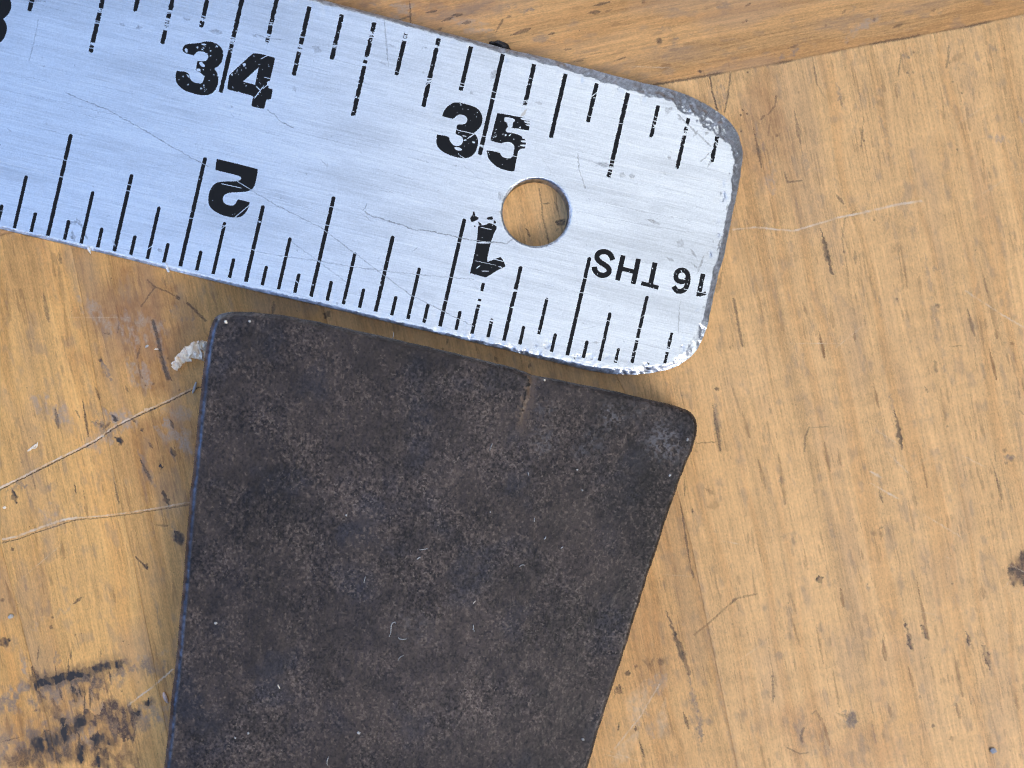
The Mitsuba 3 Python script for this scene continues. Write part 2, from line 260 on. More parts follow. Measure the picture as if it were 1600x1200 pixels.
g 7 .6 0,1161 20,1155 50,1143 80,1136; k 1.1 .6 0,1160 30,1152; g 7 .6 55,1136; d 5.5 .85 52,1038 56,1072; d 5.5 .6 58,1074 76,1132; p 6 .5 35,1030 44,1054; k 3.2 .9 231,1089 231,1101; p 3.4 .6 0,1086 40,1076 100,1064; p 3.4 .5 188,1037 270,1020; l 1.3 .6 200,1102 240,1072 270,1046; p 4.4 .5 120,1160 200,1112 270,1100; p 12 .3 200,1110 250,1120; k 2 .7 178,1098; k 1.6 .7 190,1080
p 3.4 .5 50,982 80,962 110,944; k 2.6 .8 114,944 127,934; k 3 .7 80,980; k 2.2 .7 82,965; g 6 .5 152,930 160,946; k 3.2 .7 4,938; k 8 .8 0,1012 12,1000; k 1.6 .6 61,1008 58,1032; g 6 .5 85,1015 90,1035; k 1.2 .6 158,1010 157,1026; k 1.5 .7 193,1002; k 1.5 .7 118,992; p 5 .5 30,1010 40,1042; k 1.6 .6 112,1012 110,1030; b 5 .4 270,905 276,950; b 4 .5 8,905 24,960; b 5 .4 10,1120 16,1150; b 5 .4 28,1100 34,1150; k 2 .6 52,1112 58,1108
b 9 .5 300,760 296,800; b 4 .4 240,1000 262,1090; d 4 .45 262,1030 268,1060; g 18 .35 500,494 470,470; k 5 .7 508,497 512,488; k 3 .6 428,470 426,490; k 2 .6 830,566 826,575; k 2 .7 692,545; k 3 .6 772,556 776,564; k 2 .6 697,540 700,530
"""
rng = random.Random(7)
bench_strokes = strokes(BENCH, 0.0)
bench_strokes = [(*s[:5], s[5] * (.5 if s[7] in 'pg' and s[4] < .32 and math.hypot(s[2] - s[0], s[3] - s[1]) > 1.3 else 1), *s[6:]) for s in bench_strokes]
soiled, east = W(255, 1015)[:2], W(1185, 300)[0]
bench_strokes = [(*s[:4], s[4] * (1.55 if s[4] > .14 and s[7] in 'kdg' and s[0] < soiled[0] and s[1] < soiled[1] else 1), min(1, s[5] * (1.35 if s[7] in 'pg' else .72 if s[7] == 'k' and s[0] > east else 1)), *s[6:]) for s in bench_strokes]
for _ in range(420):                      # faint pores and flecks all over, along the grain
    x, y = rng.uniform(-20, 1620), rng.uniform(-20, 1220)
    if y < 330 - .22 * x + 10 or (x > 980 and y < 330 - .205 * x - 20):
        dx, dy = 1, -.2
    else:
        dx, dy = .2, 1
    n = rng.uniform(5, 26)
    bench_strokes += strokes(f"{rng.choice('bbbbg')} {rng.uniform(.8, 2.0)} {rng.uniform(.15, .45)} {x},{y} {x + dx * n},{y + dy * n}", 0)
for _ in range(260):                      # pin-prick dirt
    x, y = rng.uniform(-20, 1620), rng.uniform(-20, 1220)
    bench_strokes += strokes(f"k {rng.uniform(.6, 1.2)} {rng.uniform(.3, .75)} {x},{y}", 0)
for _ in range(70):                       # hairline scratches
    x, y, a, n = rng.uniform(0, 1600), rng.uniform(0, 1200), rng.uniform(-.9, .9), rng.uniform(15, 90)
    bench_strokes += strokes(f"{rng.choice('llpg')} {rng.uniform(.6, 1.0)} {rng.uniform(.15, .4)} {x},{y} {x + n * math.cos(a)},{y + n * math.sin(a)}", 0)
(bx0, by0), (bx1, by1) = W(-60, 1260)[:2], W(1660, -60)[:2]
wide = [s for s in bench_strokes if s[7] in 'gpd' or (s[7] == 'k' and s[4] > .21 and abs(s[2] - s[0]) + abs(s[3] - s[1]) > .3)]
smear = [s for s in wide if s[7] == 'k']
wide = [s for s in wide if s[7] != 'k']
thin = [s for s in bench_strokes if s[7] in 'kbl' and not (s[7] == 'k' and s[4] > .21 and abs(s[2] - s[0]) + abs(s[3] - s[1]) > .3)]
smear += [(*q[:4], q[4] * 2.0, q[5] * .42, *q[6:]) for q in smear if q[0] < soiled[0] and q[1] < soiled[1]]
bench_stains = Marks(wide, (bx0, by0, bx1, by1), cell=1.5, most=12, classes='dgp')
bench_smears = Marks(smear, (bx0, by0, bx1, by1), cell=1.5, most=14, classes='k')
bench_lines = Marks(thin, (bx0, by0, bx1, by1), cell=1.2, most=12, classes='kbl')
GX, GY = .215 / math.hypot(.215, 1), -1 / math.hypot(.215, 1)   # grain of the long planks, in the world's x and y


def line_x(line):
    """x of a joint at height y, as a function for drjit"""
    o = np.argsort(line[:, 1])
    ys, xs = line[o, 1], line[o, 0]

    def at(y):
        out = mi.Float(float(xs[0]))
        for a, b, c, d in zip(ys[:-1], ys[1:], xs[:-1], xs[1:]):
            out = dr.select(y >= float(a), float(c) + (y - float(a)) * float((d - c) / (b - a)), out)
        return out
    return at


def line_y(line):
    return line_x(line[:, ::-1])


at_top, at_a, at_b, at_c, at_d = line_y(JOINT_TOP), line_x(JOINT_A), line_x(JOINT_B), line_x(JOINT_C), line_x(JOINT_D)


def bench_uv(x, y):
    """along and across the grain, a number for the plank, and the distance to the nearest joint (mm)"""
    top = y > at_top(x)
    da, db, dc, dd = x - at_a(y), x - at_b(y), x - at_c(y), x - at_d(y)
    plank = dr.select(top, 0.0, dr.select(db < 0, 1.0, dr.select(da < 0, 2.0, dr.select(dd < 0, 3.0, dr.select(dc < 0, 5.0, 4.0)))))
    tx, ty = .98, .2
    u = dr.select(top, x * tx + y * ty, x * GX + y * GY)
    v = dr.select(top, -x * ty + y * tx, x * -GY + y * GX)
    joint = dr.minimum(dr.abs(y - at_top(x)), dr.select(top, 9.0, dr.minimum(dr.minimum(dr.minimum(dr.abs(da), dr.abs(db)), dr.abs(dc)), dr.abs(dd))))
    return u + plank * 37.3, v + plank * 11.7, plank, joint, joint >= dr.abs(y - at_top(x)) - 1e-4


SOILED = [(*[float(v) for v in W(px, py)[:2]], rx, ry, w) for px, py, rx, ry, w in (
    (215, 520, 7.0, 9.0, .75), (262, 690, 5.5, 6.0, .55), (120, 1130, 9, 5, .4), (640, 10, 14, 4, .5), (1255, 1135, 5.5, 4, .45), (1190, 210, 4, 9, .45), (1340, 1170, 7, 4, .3), (1010, 1000, 5, 7, .35), (45, 420, 4, 7, .35))]


def bench_colour(p, n, uv):
    x, y = p.x * 1000, p.y * 1000
    u, v, plank, joint, joint_top = bench_uv(x, y)
    wob = (noise(u * .11, v * .25, 3) - .5) * 1.6
    v2 = v + wob
    tint = [(.60, .328, .132), (.66, .362, .126), (.69, .390, .140), (.61, .338, .122), (.69, .412, .184), (.67, .390, .166)]
    c = mi.Color3f(tint[0])
    for k in range(1, 6):
        c = dr.select(dr.abs(plank - k) < .5, mi.Color3f(tint[k]), c)
    right = plank > 3.5
    # broad bands, growth lines, fine fibres and the ripple across them
    band = fbm(v2 * .32, u * .018, 1, octaves=3) - .5
    line = fbm(v2 * 1.9, u * .04, 7, octaves=4) - .5
    fibre = fbm(v * 9.0, u * .28, 2, octaves=2) - .5
    fine = noise(v * 17, u * 6.0, 5) - .5
    ring = fbm(v2 * 4.6, u * .025, 15, octaves=2) - .5
    ripple = fbm(u * 1.35 + wob * .8, v * .33, 9, octaves=2) - .5
    c *= 1 + band * .26 + line * dr.select(right, .18, .30) + ring * dr.select(right, .12, .16) + fibre * .34 + fine * .28 + ripple * dr.select(right, .15, .10)
    warm = smoothstep(.50, .74, fbm(v2 * .9, u * .035, 21, octaves=3))
    c = mix(c, c * mi.Color3f(.84, .74, .62), warm * .45)
    # short dark vessels
    pore = smoothstep(.71, .83, noise(v * 7.0, u * .75, 13)) * smoothstep(.45, .7, noise(v * .7, u * .22, 4))
    c = mix(c, mi.Color3f(.20, .105, .05), pore * .32)
    # worn, greyish handling dirt
    dirt = smoothstep(.52, .80, fbm(v * .38 + 4, u * .13, 31, octaves=4))
    c = mix(c, mi.Color3f(.34, .235, .17), dirt * dr.select(right, .20, .32))
    blotch = smoothstep(.60, .85, fbm(v * 1.5, u * .6, 44, octaves=3))
    c = mix(c, mi.Color3f(.24, .18, .145), blotch * .30)
    # handled, reddish soiled areas
    for (qx, qy, rx, ry, w) in SOILED:
        m = smoothstep(1.0, .25, dr.sqrt(dr.square((x - qx) / rx) + dr.square((y - qy) / ry)) + (fbm(x * .45, y * .45, 52, octaves=4) - .5) * 1.1)
        c = mix(c, c * mi.Color3f(.66, .58, .60), m * w * (.55 + .9 * fbm(v * 2.6, u * 1.2, 66, octaves=2)))
    # stains, dents and scratches
    top = dr.abs(plank) < .5
    gx, gy = dr.select(top, .98, GX), dr.select(top, .2, GY)
    feather = (noise(v * 1.9, u * .35, 3) - .5) * .9 + (noise(v * 6.0, u * .8, 9) - .5) * .5
    jx, jy = (noise(x * 4.5, y * 4.5, 3) - .5) * .35, (noise(x * 4.5 + 40, y * 4.5, 8) - .5) * .35
    sd, sg, sp_ = bench_stains.at(x + gx * feather + jx, y + gy * feather + jy)
    sk, = bench_smears.at(x + gx * feather * .35 + jx * .7, y + gy * feather * .35 + jy * .7)
    lx, ly = (noise(x * 6, y * 6, 3) - .5) * .09, (noise(x * 6 + 40, y * 6, 8) - .5) * .09
    lk, lb, ll = bench_lines.at(x + lx, y + ly)
    brk = .45 + .95 * noise(v * 8.0, u * 1.4, 6)
    sp = noise(x * 9, y * 9, 14)
    cloud = smoothstep(.32, .66, fbm(v * 2.4, u * 1.3, 61, octaves=4))
    c = mix(c, mi.Color3f(.25, .185, .145), dr.clip(sg * cloud * (.5 + .8 * sp), 0, 1) * .9)
    c = mix(c, mi.Color3f(.42, .31, .235), dr.clip(sp_ * cloud * (.25 + 1.3 * sp), 0, 1))
    c = mix(c, mi.Color3f(.23, .115, .05), dr.clip(lb * brk, 0, 1) * .9)
    c = mix(c, mi.Color3f(.085, .055, .045), dr.clip(sd * (.55 + .55 * cloud) * (.75 + .5 * sp), 0, 1) * .95)
    c = mix(c, mi.Color3f(.040, .036, .037), dr.clip(sk * (.75 + .45 * cloud) * (.78 + .42 * noise(v * 4.5, u * .6, 77)), 0, 1))
    c = mix(c, mi.Color3f(.045, .037, .037), dr.clip(lk * (.55 + .5 * sp), 0, 1))
    c = mix(c, mi.Color3f(.74, .63, .49), dr.clip(ll * (.15 + 1.15 * noise(x * 2.3, y * 2.3, 33)) * (.75 + .4 * sp), 0, 1))
    # grime that has settled into the joints
    grime = smoothstep(.24, .02, joint + (sp - .5) * .12) * (.28 + .6 * smoothstep(.4, .7, noise(x * .4, y * .4, 2)))
    c = mix(c, mi.Color3f(.10, .065, .045), grime * dr.select(joint_top, .85, .22))
    return dr.clip(c, .004, .9)


def bench_relief(p, n, uv):
    x, y = p.x * 1000, p.y * 1000
    u, v, plank, joint, joint_top = bench_uv(x, y)
    h = fbm(v * 6.5, u * .42, 2, octaves=3) * .5 + noise(v * 1.7, u * .12, 4) * .8 + noise(x * 7, y * 7, 1) * .28 + fbm(x * 1.1, y * 1.1, 6, octaves=2) * 1.1
    lk, lb, ll = bench_lines.at(x + (noise(x * 6, y * 6, 3) - .5) * .09, y + (noise(x * 6 + 40, y * 6, 8) - .5) * .09)
    return h * 2.2e-5 - lk * 3.0e-5 + ll * .8e-5


def bench_rough(p, n, uv):
    x, y = p.x * 1000, p.y * 1000
    return .34 + .30 * fbm(x * .35, y * .35, 3, octaves=3)


scene['wood_material'] = {'type': 'bumpmap', 'arbitrary': proc(bench_relief, 4e-5), 'scale': 1.0,
                          'bsdf': {'type': 'principled', 'base_color': proc(bench_colour), 'roughness': proc(bench_rough), 'specular': .26}}

# ------------------------------------------------------------------ the bench: five planks, glued side by side, and the cross plank at their end
XL, XR, YB, YT = -300.0, 300.0, -300.0, 300.0


def between(line_l, line_r):
    ys = np.concatenate([np.arange(YB, -60, 12.0), np.arange(-60, 60, 1.0), np.arange(60, YT, 12.0)])
    l = np.full(len(ys), XL) if line_l is None else poly_x(line_l, ys)
    r = np.full(len(ys), XR) if line_r is None else poly_x(line_r, ys)
    return Polygon(np.vstack([np.column_stack([l, ys]), np.column_stack([r, ys])[::-1]]))


xs = np.concatenate([np.arange(XL, -60, 12.0), np.arange(-60, 60, 1.0), np.arange(60, XR + 1, 12.0)])
ytop = poly_x(JOINT_TOP[:, ::-1], xs)
upper = Polygon(np.vstack([np.column_stack([xs, ytop]), [[XR, YT], [XL, YT]]]))
lower = Polygon(np.vstack([np.column_stack([xs, ytop]), [[XR, YB], [XL, YB]]]))
GAP, CH, THICK = .005, .03, 28.0


def plank_mesh(poly):
    poly = poly.buffer(-GAP, join_style='mitre')
    poly = max(getattr(poly, 'geoms', [poly]), key=lambda g: g.area)
    ring = np.array(poly.exterior.coords)[:-1]
    if Polygon(ring).exterior.is_ccw is False:
        ring = ring[::-1]
    # inset along the vertex normals
    e = np.roll(ring, -1, 0) - ring
    e /= np.linalg.norm(e, axis=1, keepdims=True)
    nrm = np.column_stack([-e[:, 1], e[:, 0]])
    nv = nrm + np.roll(nrm, 1, 0)
    nv /= np.maximum(np.linalg.norm(nv, axis=1, keepdims=True), 1e-6)
    inner = ring + nv * CH
    n = len(ring)
    i, j = np.arange(n), (np.arange(n) + 1) % n
    v = np.vstack([np.column_stack([inner, np.zeros(n)]), np.column_stack([ring, np.full(n, -CH)]), np.column_stack([ring, np.full(n, -THICK)])])
    tv, tf = trimesh.creation.triangulate_polygon(Polygon(inner), engine='earcut')
    v = np.vstack([v, np.column_stack([tv, np.zeros(len(tv))])])
    a = tv[tf]
    fl = np.cross(a[:, 1] - a[:, 0], a[:, 2] - a[:, 0]) < 0
    tf = tf.copy()
    tf[fl] = tf[fl][:, ::-1]
    f = np.vstack([tf + 3 * n] + [np.vstack([np.column_stack([i + b + n, j + b + n, j + b]), np.column_stack([i + b + n, j + b, i + b])]) for b in (0, n)])
    return mmesh(v, f)


labels['workbench'] = {'label': 'worn tan wooden workbench top under the ruler and the steel plate', 'category': 'workbench'}
for poly, label in ((upper, 'cross plank with sideways grain behind the ruler'),
                    (between(None, JOINT_B).intersection(lower), 'plank at the far left with dark stains'),
                    (between(JOINT_B, JOINT_A).intersection(lower), 'narrow honey-coloured plank left of the steel plate'),
                    (between(JOINT_A, JOINT_D).intersection(lower), 'brownish plank running under the left half of the steel plate'),
                    (between(JOINT_D, JOINT_C).intersection(lower), 'plank running under the right half of the steel plate'),
                    (between(JOINT_C, None).intersection(lower), 'wide pale plank right of the steel plate')):
    add('plank', plank_mesh(poly), 'wood_material', 'workbench', label=label)

# ------------------------------------------------------------------ the ruler
U = np.array([.97468321, -.22359036])
V = np.array([.22359036, .97468321])
ORG = np.array([-2.02411673, 27.06170248])          # a = 35 inch, b = 0


def RP(a, b):
    return ORG + (np.asarray(a, float)[..., None] - 35) * 25.4 * U + np.asarray(b, float)[..., None] * V


def ab(pts):
    q = np.asarray(pts) - ORG
    return 35 + (q @ U) / 25.4, q @ V


ruler_px = [(-420, -243), (-200, -184), (0, -130), (300, -51), (540, 12), (612, 31), (732, 63), (800, 81), (850, 92), (900, 105), (950, 117), (1012, 133), (1050, 141), (1087, 154), (1125, 176), (1143, 194), (1153, 210), (1159, 232),
            (1159, 252), (1155, 275), (1150, 300), (1145, 325), (1139, 355), (1130, 395), (1120, 435), (1110, 480), (1103, 508), (1096, 528), (1085, 551), (1065, 567), (1040, 579), (1000, 586), (962, 585), (925, 580), (887, 571), (850, 562),
            (800, 549), (700, 525), (600, 502), (525, 483), (450, 466), (400, 455), (300, 431), (200, 405), (100, 381), (0, 358), (-200, 309), (-420, 256)]
bevel_px = [6, 6, 6, 6, 6, 7, 8, 9, 11, 14, 17, 22, 26, 32, 36, 35, 30, 22, 17, 14, 12, 10, 10, 10, 10, 11, 13, 15, 16, 14, 12, 11, 9, 7, 6, 5, 5, 5, 5, 5, 5, 5, 5, 5, 5, 5, 5, 5]
drop_mm = [0.3, 0.3, 0.3, 0.3, 0.3, 0.3, 0.33, 0.35, 0.4, 0.45, 0.5, 0.6, 0.7, 0.8, 0.85, 0.8, 0.7, 0.6, 0.5, 0.45, 0.4, 0.4, 0.4, 0.4, 0.4, 0.45, 0.2, 0.2, 0.2, 0.2, 0.2, 0.2, 0.2, 0.2, 0.2, 0.15, 0.1, 0.1, 0.1, 0.1, 0.1, 0.1, 0.1, 0.1, 0.1, 0.1, 0.1, 0.1]
ruler_outline = W2(ruler_px, RULER_TOP * .6)
hole_c = W(837.5, 332, RULER_TOP)[:2]
HOLE_R = 52.5 / PXMM(RULER_TOP)
hole = hole_c + HOLE_R * np.column_stack([np.cos(np.linspace(0, 2 * np.pi, 80, endpoint=False)), np.sin(np.linspace(0, 2 * np.pi, 80, endpoint=False))])
outline_fine = densify(chaikin(ruler_outline, 1), .5)
wv = np.column_stack([outline_fine, np.zeros(len(outline_fine))])
out_n = (meshkit.fbm(wv * .55, 3, 5) - .5) * .16 + (meshkit.fbm(wv * 1.6, 2, 9) - .5) * .06
aa, bb = ab(outline_fine)
wear = np.clip((aa - 34.2) / 1.2, .18, 1)
cen = outline_fine.mean(0)
tang = np.roll(outline_fine, -1, 0) - np.roll(outline_fine, 1, 0)
tang /= np.linalg.norm(tang, axis=1, keepdims=True)
outline_fine = outline_fine + np.column_stack([tang[:, 1], -tang[:, 0]]) * (out_n * wear)[:, None]
bev_tree = cKDTree(ruler_outline)
rim_samples = densify(ruler_outline, .2)
seg_d, seg_i = bev_tree.query(rim_samples, k=2)
wts = 1 / np.maximum(seg_d, 1e-3)
wts /= wts.sum(1, keepdims=True)
rim_bev = (np.array(bevel_px)[seg_i] * wts).sum(1) / PXMM(RULER_TOP)
rim_drop = (np.array(drop_mm)[seg_i] * wts).sum(1)
rim_tree = cKDTree(rim_samples)


def ruler_height(pts, dist, rim, ringno):
    _, i = rim_tree.query(rim)
    bw, dp = rim_bev[i].copy(), rim_drop[i].copy()
    p3 = np.column_stack([pts, np.zeros(len(pts))])
    bw *= .62 + .62 * meshkit.fbm(p3 * .9, 3, 21) + .25 * (meshkit.fbm(p3 * 3.2, 2, 24) - .5)
    inside = ringno == 1
    bw[inside], dp[inside] = .12, .12
    k = np.clip(1 - dist / bw, 0, 1)
    a_, b_ = ab(pts)
    worn = np.clip((a_ - 34.6) / 1.0, .12, 1)
    z = RULER_TOP - dp * k
    rough = (meshkit.fbm(p3 * 2.2, 3, 3) - .5) * .07 + (meshkit.fbm(p3 * 5.5, 2, 13) - .5) * .05
    near = np.clip(1.15 - dist / np.maximum(bw, .3), 0, 1) * np.where(inside, .08, 1)
    low = np.clip((-19.2 - b_) / 1.2, 0, 1) * np.clip((a_ - 34.9) / .4, 0, 1)          # crumbled lower corner
    reach = np.clip(1.9 - dist / np.maximum(bw, .55), 0, 1)
    z += rough * near ** 1.3 * worn
    z += ((meshkit.fbm(p3 * 3.0, 3, 61) - .5) * .10 - .012) * low * reach * np.where(inside, 0, 1)
    # a few deeper dents spilling onto the face
    dents = np.clip(meshkit.fbm(p3 * 1.5, 3, 33) - .62, 0, 1) * np.clip(1 - dist / 2.4, 0, 1) * worn * np.where(inside, 0, 1)
    return np.minimum(z - dents * .6, RULER_TOP + .03)


RULER_MARKS = """
k 1.6 .75 106,350 114,346 120,347 127,352; k 1.6 .65 124,345 128,355 132,364 136,372; k 2 .6 108,368 114,372; g 3 .6 112,360 116,376; k 1.2 .6 174,372 180,384; l 2 .8 134,384 141,392; k 1.4 .6 120,340 121,346
k .75 .75 103,145 135,159 165,170 220,200 270,230 300,247 325,260; k .7 .7 392,297 430,320 500,355 560,400 640,460 680,480 740,510; k .7 .5 60,30 52,70 45,95; k .7 .55 400,393 440,400 500,408 560,418 660,430 740,436; k .7 .5 455,378 500,410 540,440
k 1 .8 570,331 580,338 592,340 612,347 630,352 645,359 660,360 680,363 700,367 715,371 725,373 745,376 760,378 780,379 792,381 800,373; k .8 .75 418,172 430,180 438,190 446,193 458,200; g .9 .6 903,240 905,265 915,295; g 1.5 .6 1060,180 1075,195 1110,228; g 1 .6 1120,230 1108,240 1095,252
g 4 .55 325,47 346,51; g 3 .55 212,44 221,42; k 2 .5 185,35 195,40; g 6 .45 488,72 500,80; g 6 .55 766,125 775,112; k 4 .65 930,256 950,258; k 4.5 .6 968,272 975,275; k 4 .6 982,274 990,276; g 5 .6 1043,173; g 3 .6 1046,246; g 7 .4 1058,378 1066,382; g 5 .5 779,300 785,312; g 4 .4 458,135 462,142; g 3 .6 737,145; k 1.2 .6 602,68 617,72; k 1.5 .6 660,73 668,76
k .8 .45 635,245 680,256; k .7 .4 498,247 510,258; k .7 .35 512,250 511,265; k 1 .6 575,315 567,330; g .8 .45 560,330 580,345; k .8 .5 643,394 652,387; k 1.2 .55 463,388 465,392; k 2 .5 571,422; g 3 .5 247,387 252,393; k 2 .6 117,349; k 1.5 .5 175,375 182,390; g 1 .4 10,200 18,206; k .8 .5 117,101 117,104; k 1.1 .5 360,178 366,184
k .9 .5 400,54 416,59 440,62; g 2 .5 20,-2 70,2; g 2 .5 285,28 297,31; g 2.5 .5 395,54 400,58; k 1.1 .6 707,260 714,258; k 1 .45 590,95 606,104; k 1.2 .55 598,0 607,104; l .8 .7 0,252 60,268 130,284; l .7 .5 100,272 200,298 300,330; l .7 .5 950,255 1010,265 1080,278 1140,285; l .7 .5 930,262 1000,282 1100,300; l .7 .4 890,285 980,300 1060,312
l .6 .4 0,90 100,108 200,135; l .6 .4 40,60 160,90; l .6 .4 0,160 120,190; k .6 .3 0,140 100,160 200,185; k .6 .3 0,230 150,260; k .6 .3 920,310 1000,330 1080,345; k .6 .3 900,330 1000,350 1090,365; k .6 .3 830,440 930,462; k .6 .3 880,240 960,262; l .7 .4 620,180 760,214; g 1.6 .5 1080,410 1090,420; g 3 .5 1010,342 1030,350; g 2.2 .5 1040,402 1052,408; g 2 .5 1078,388 1088,402
g 2.2 .6 1105,262 1112,250; g 3 .6 1062,186; g 2.2 .6 1083,215 1090,205; g 3.5 .55 1102,212 1106,205; g 3 .6 1048,170; g 2.5 .55 1100,480; g 2 .5 925,535 935,536; l 1.6 .7 955,520 950,535; l 1.4 .6 962,525 957,538; g 1.4 .5 1062,470 1060,520; g 2 .5 838,540; g 2.5 .6 1135,330 1138,320; g 2.4 .6 1120,395 1128,370; g 2 .5 1088,430 1100,400; b 3 .5 823,170 815,181; g 3 .5 836,160 846,162
"""
ruler_strokes = strokes(RULER_MARKS, RULER_TOP)
rng = random.Random(11)
for _ in range(150):
    x = rng.uniform(0, 1150)
    y = rng.uniform(-.0 + .24 * x - 100, .235 * x + 350)
    n = rng.uniform(8, 120)
    sl = .235 + rng.uniform(-.03, .05)
    if rng.random() < .12:
        sl = rng.uniform(-1, 1.5)
    ruler_strokes += strokes(f"{rng.choice('kgll')} {rng.uniform(.35, .6)} {rng.uniform(.15, .42)} {x},{y} {x + n},{y + n * sl}", RULER_TOP)
for _ in range(170):
    x = 1160 - 1160 * rng.random() ** 1.7
    y = rng.uniform(.24 * x - 100, .235 * x + 350)
    ruler_strokes += strokes(f"{rng.choice('gkl')} {rng.uniform(.6, 2.0)} {rng.uniform(.2, .5)} {x},{y} {x + rng.uniform(-4, 4)},{y + rng.uniform(-3, 3)}", RULER_TOP)
(rx0, ry0), (rx1, ry1) = W(-60, 640)[:2], W(1210, -60)[:2]
ruler_marks = Marks(ruler_strokes, (rx0, ry0, rx1, ry1), cell=1.3, most=14)


def ruler_colour(p, n, uv):
    x, y = p.x * 1000, p.y * 1000
    u, v = x * float(U[0]) + y * float(U[1]), x * float(V[0]) + y * float(V[1])
    brush = fbm(v * 8.5, u * .16, 3, octaves=3) - .5
    hair = noise(v * 21, u * .7, 8) - .5
    grain = noise(x * 11, y * 11, 1) - .5
    broad = fbm(v * .5, u * .06, 12, octaves=2) - .5
    c = mi.Color3f(.84, .88, .93) * (1 + brush * .20 + hair * .15 + grain * .16 + broad * .10)
    mk, md, mb, mg, mp, ml = ruler_marks.at(x + (noise(x * 5, y * 5, 3) - .5) * .12, y + (noise(x * 5, y * 5, 7) - .5) * .12)
    sp = noise(x * 8, y * 8, 14)
    c = mix(c, mi.Color3f(.34, .345, .36), dr.clip(mg * (.35 + 1.2 * sp), 0, 1))
    c = mix(c, mi.Color3f(.10, .105, .115), dr.clip(mk * (.3 + .7 * sp), 0, 1))
    c = mix(c, mi.Color3f(.55, .45, .30), mb)
    c = mix(c, mi.Color3f(.97, .97, .97), ml)
    # scuffed bare rim, with dirt in its pits
    worn = smoothstep(.985, .945, n.z)
    pit = smoothstep(.45, .75, fbm(x * 4.2, y * 4.2, 5, octaves=2))
    c = mix(c, mi.Color3f(.52, .54, .60) * (.58 + .5 * noise((x + y) * 2.2, (x - y) * 9, 19) + .4 * fbm(x * 1.7, y * 1.7, 29, octaves=2)), worn * .92)
    c = mix(c, mi.Color3f(.24, .24, .25), worn * pit * .4)
    tarnish = smoothstep(.40, .75, fbm(u * .10 + 5, v * .45, 91, octaves=4))
    c *= 1 - .13 * tarnish
    return dr.clip(c, .02, .98)


def ruler_rough(p, n, uv):
    x, y = p.x * 1000, p.y * 1000
    return dr.clip(.215 + .06 * (noise(x * 9, y * 9, 5) - .5) + .3 * smoothstep(.985, .945, n.z), .12, .8)


def ruler_relief(p, n, uv):
    x, y = p.x * 1000, p.y * 1000
    u, v = x * float(U[0]) + y * float(U[1]), x * float(V[0]) + y * float(V[1])
    return (fbm(v * 9, u * .12, 3, octaves=2) * 1.4 + noise(x * 8, y * 8, 2) * .4) * 3e-6


scene['aluminium'] = {'type': 'bumpmap', 'arbitrary': proc(ruler_relief, 3e-5), 'scale': 1.0,
                      'bsdf': {'type': 'principled', 'base_color': proc(ruler_colour), 'metallic': .90, 'roughness': proc(ruler_rough), 'anisotropic': .97, 'specular': .5}}
scene['black_ink'] = {'type': 'twosided', 'bsdf': {'type': 'principled', 'base_color': {'type': 'rgb', 'value': [.006, .0065, .008]}, 'roughness': .5, 'specular': .22}}

ruler_mesh = slab([outline_fine, hole], .13, ruler_height)
rv = np.array(ruler_mesh.vertices)[:, :2]
ruler = add('ruler', ruler_mesh, 'aluminium', smooth=True, uv=np.column_stack([rv @ V, rv @ U]) * 20,   # v runs along the brushing
            label='worn aluminium ruler with black numerals, lying on the bench above the steel plate', cat='ruler')

# two bright burrs where the lower edge was struck
scene['bare_metal'] = {'type': 'principled', 'base_color': {'type': 'rgb', 'value': [.93, .92, .88]}, 'metallic': .7, 'roughness': .35}
for px, py, ln in ((139, 389, .42), (261, 417, .55)):
    m = trimesh.creation.icosphere(subdivisions=2)
    q = m.vertices * np.array([.15, ln, .12]) * (1 + (meshkit.fbm(m.vertices * 2 + px, 2, 5) - .5)[:, None] * .9)
    q = np.column_stack([q[:, 0] * math.cos(.35) - q[:, 1] * math.sin(.35), q[:, 0] * math.sin(.35) + q[:, 1] * math.cos(.35), q[:, 2]])
    add('burr', mmesh(q + [*W(px, py, RULER_TOP - .05)[:2], RULER_TOP - .04], m.faces), 'bare_metal', ruler, label='bright burr on the lower edge of the ruler')

# ink: graduation marks and numerals, chipped and scratched through
ink_rng = random.Random(5)
scratch_cut = unary_union([LineString([s[0:2], s[2:4]]).buffer(.034 if s[4] < .07 else .05) for s in ruler_strokes if s[4] < .075 and s[7] in 'kl'][:150])


def chips(poly, amount, size=(.03, .12), stretch=1.0):
    """the polygon with small flakes missing"""
    x0, y0, x1, y1 = poly.bounds
    cut = []
    for _ in range(int(amount * poly.area * 5 + amount * 2.4)):
        c = np.array([ink_rng.uniform(x0, x1), ink_rng.uniform(y0, y1)])
        r = ink_rng.uniform(*size) * (1.6 if ink_rng.random() < .15 else 1)
        k = ink_rng.randint(5, 8)
        ang = np.sort([ink_rng.uniform(0, 6.28) for _ in range(k)])
        rad = [r * ink_rng.uniform(.5, 1.3) for _ in range(k)]
        q = np.column_stack([np.cos(ang) * rad, np.sin(ang) * rad])
        q = c + np.outer(q[:, 0] * stretch, U) + np.outer(q[:, 1], V)
        g = Polygon(q)
        if g.is_valid:
            cut.append(g)
    return poly.difference(unary_union(cut)) if cut else poly


def ragged(poly, amp, seed):
    poly = poly.segmentize(.09)

    def move(c):
        p = np.column_stack([c, np.full(len(c), seed * 3.7)])
        return c + (np.stack([meshkit.noise(p * 5.5, 1), meshkit.noise(p * 5.5, 2)], 1) - .5) * 2 * amp
    g = shapely.transform(poly, move)
    return g if g.is_valid else g.buffer(0)


INK_Z = RULER_TOP + .012


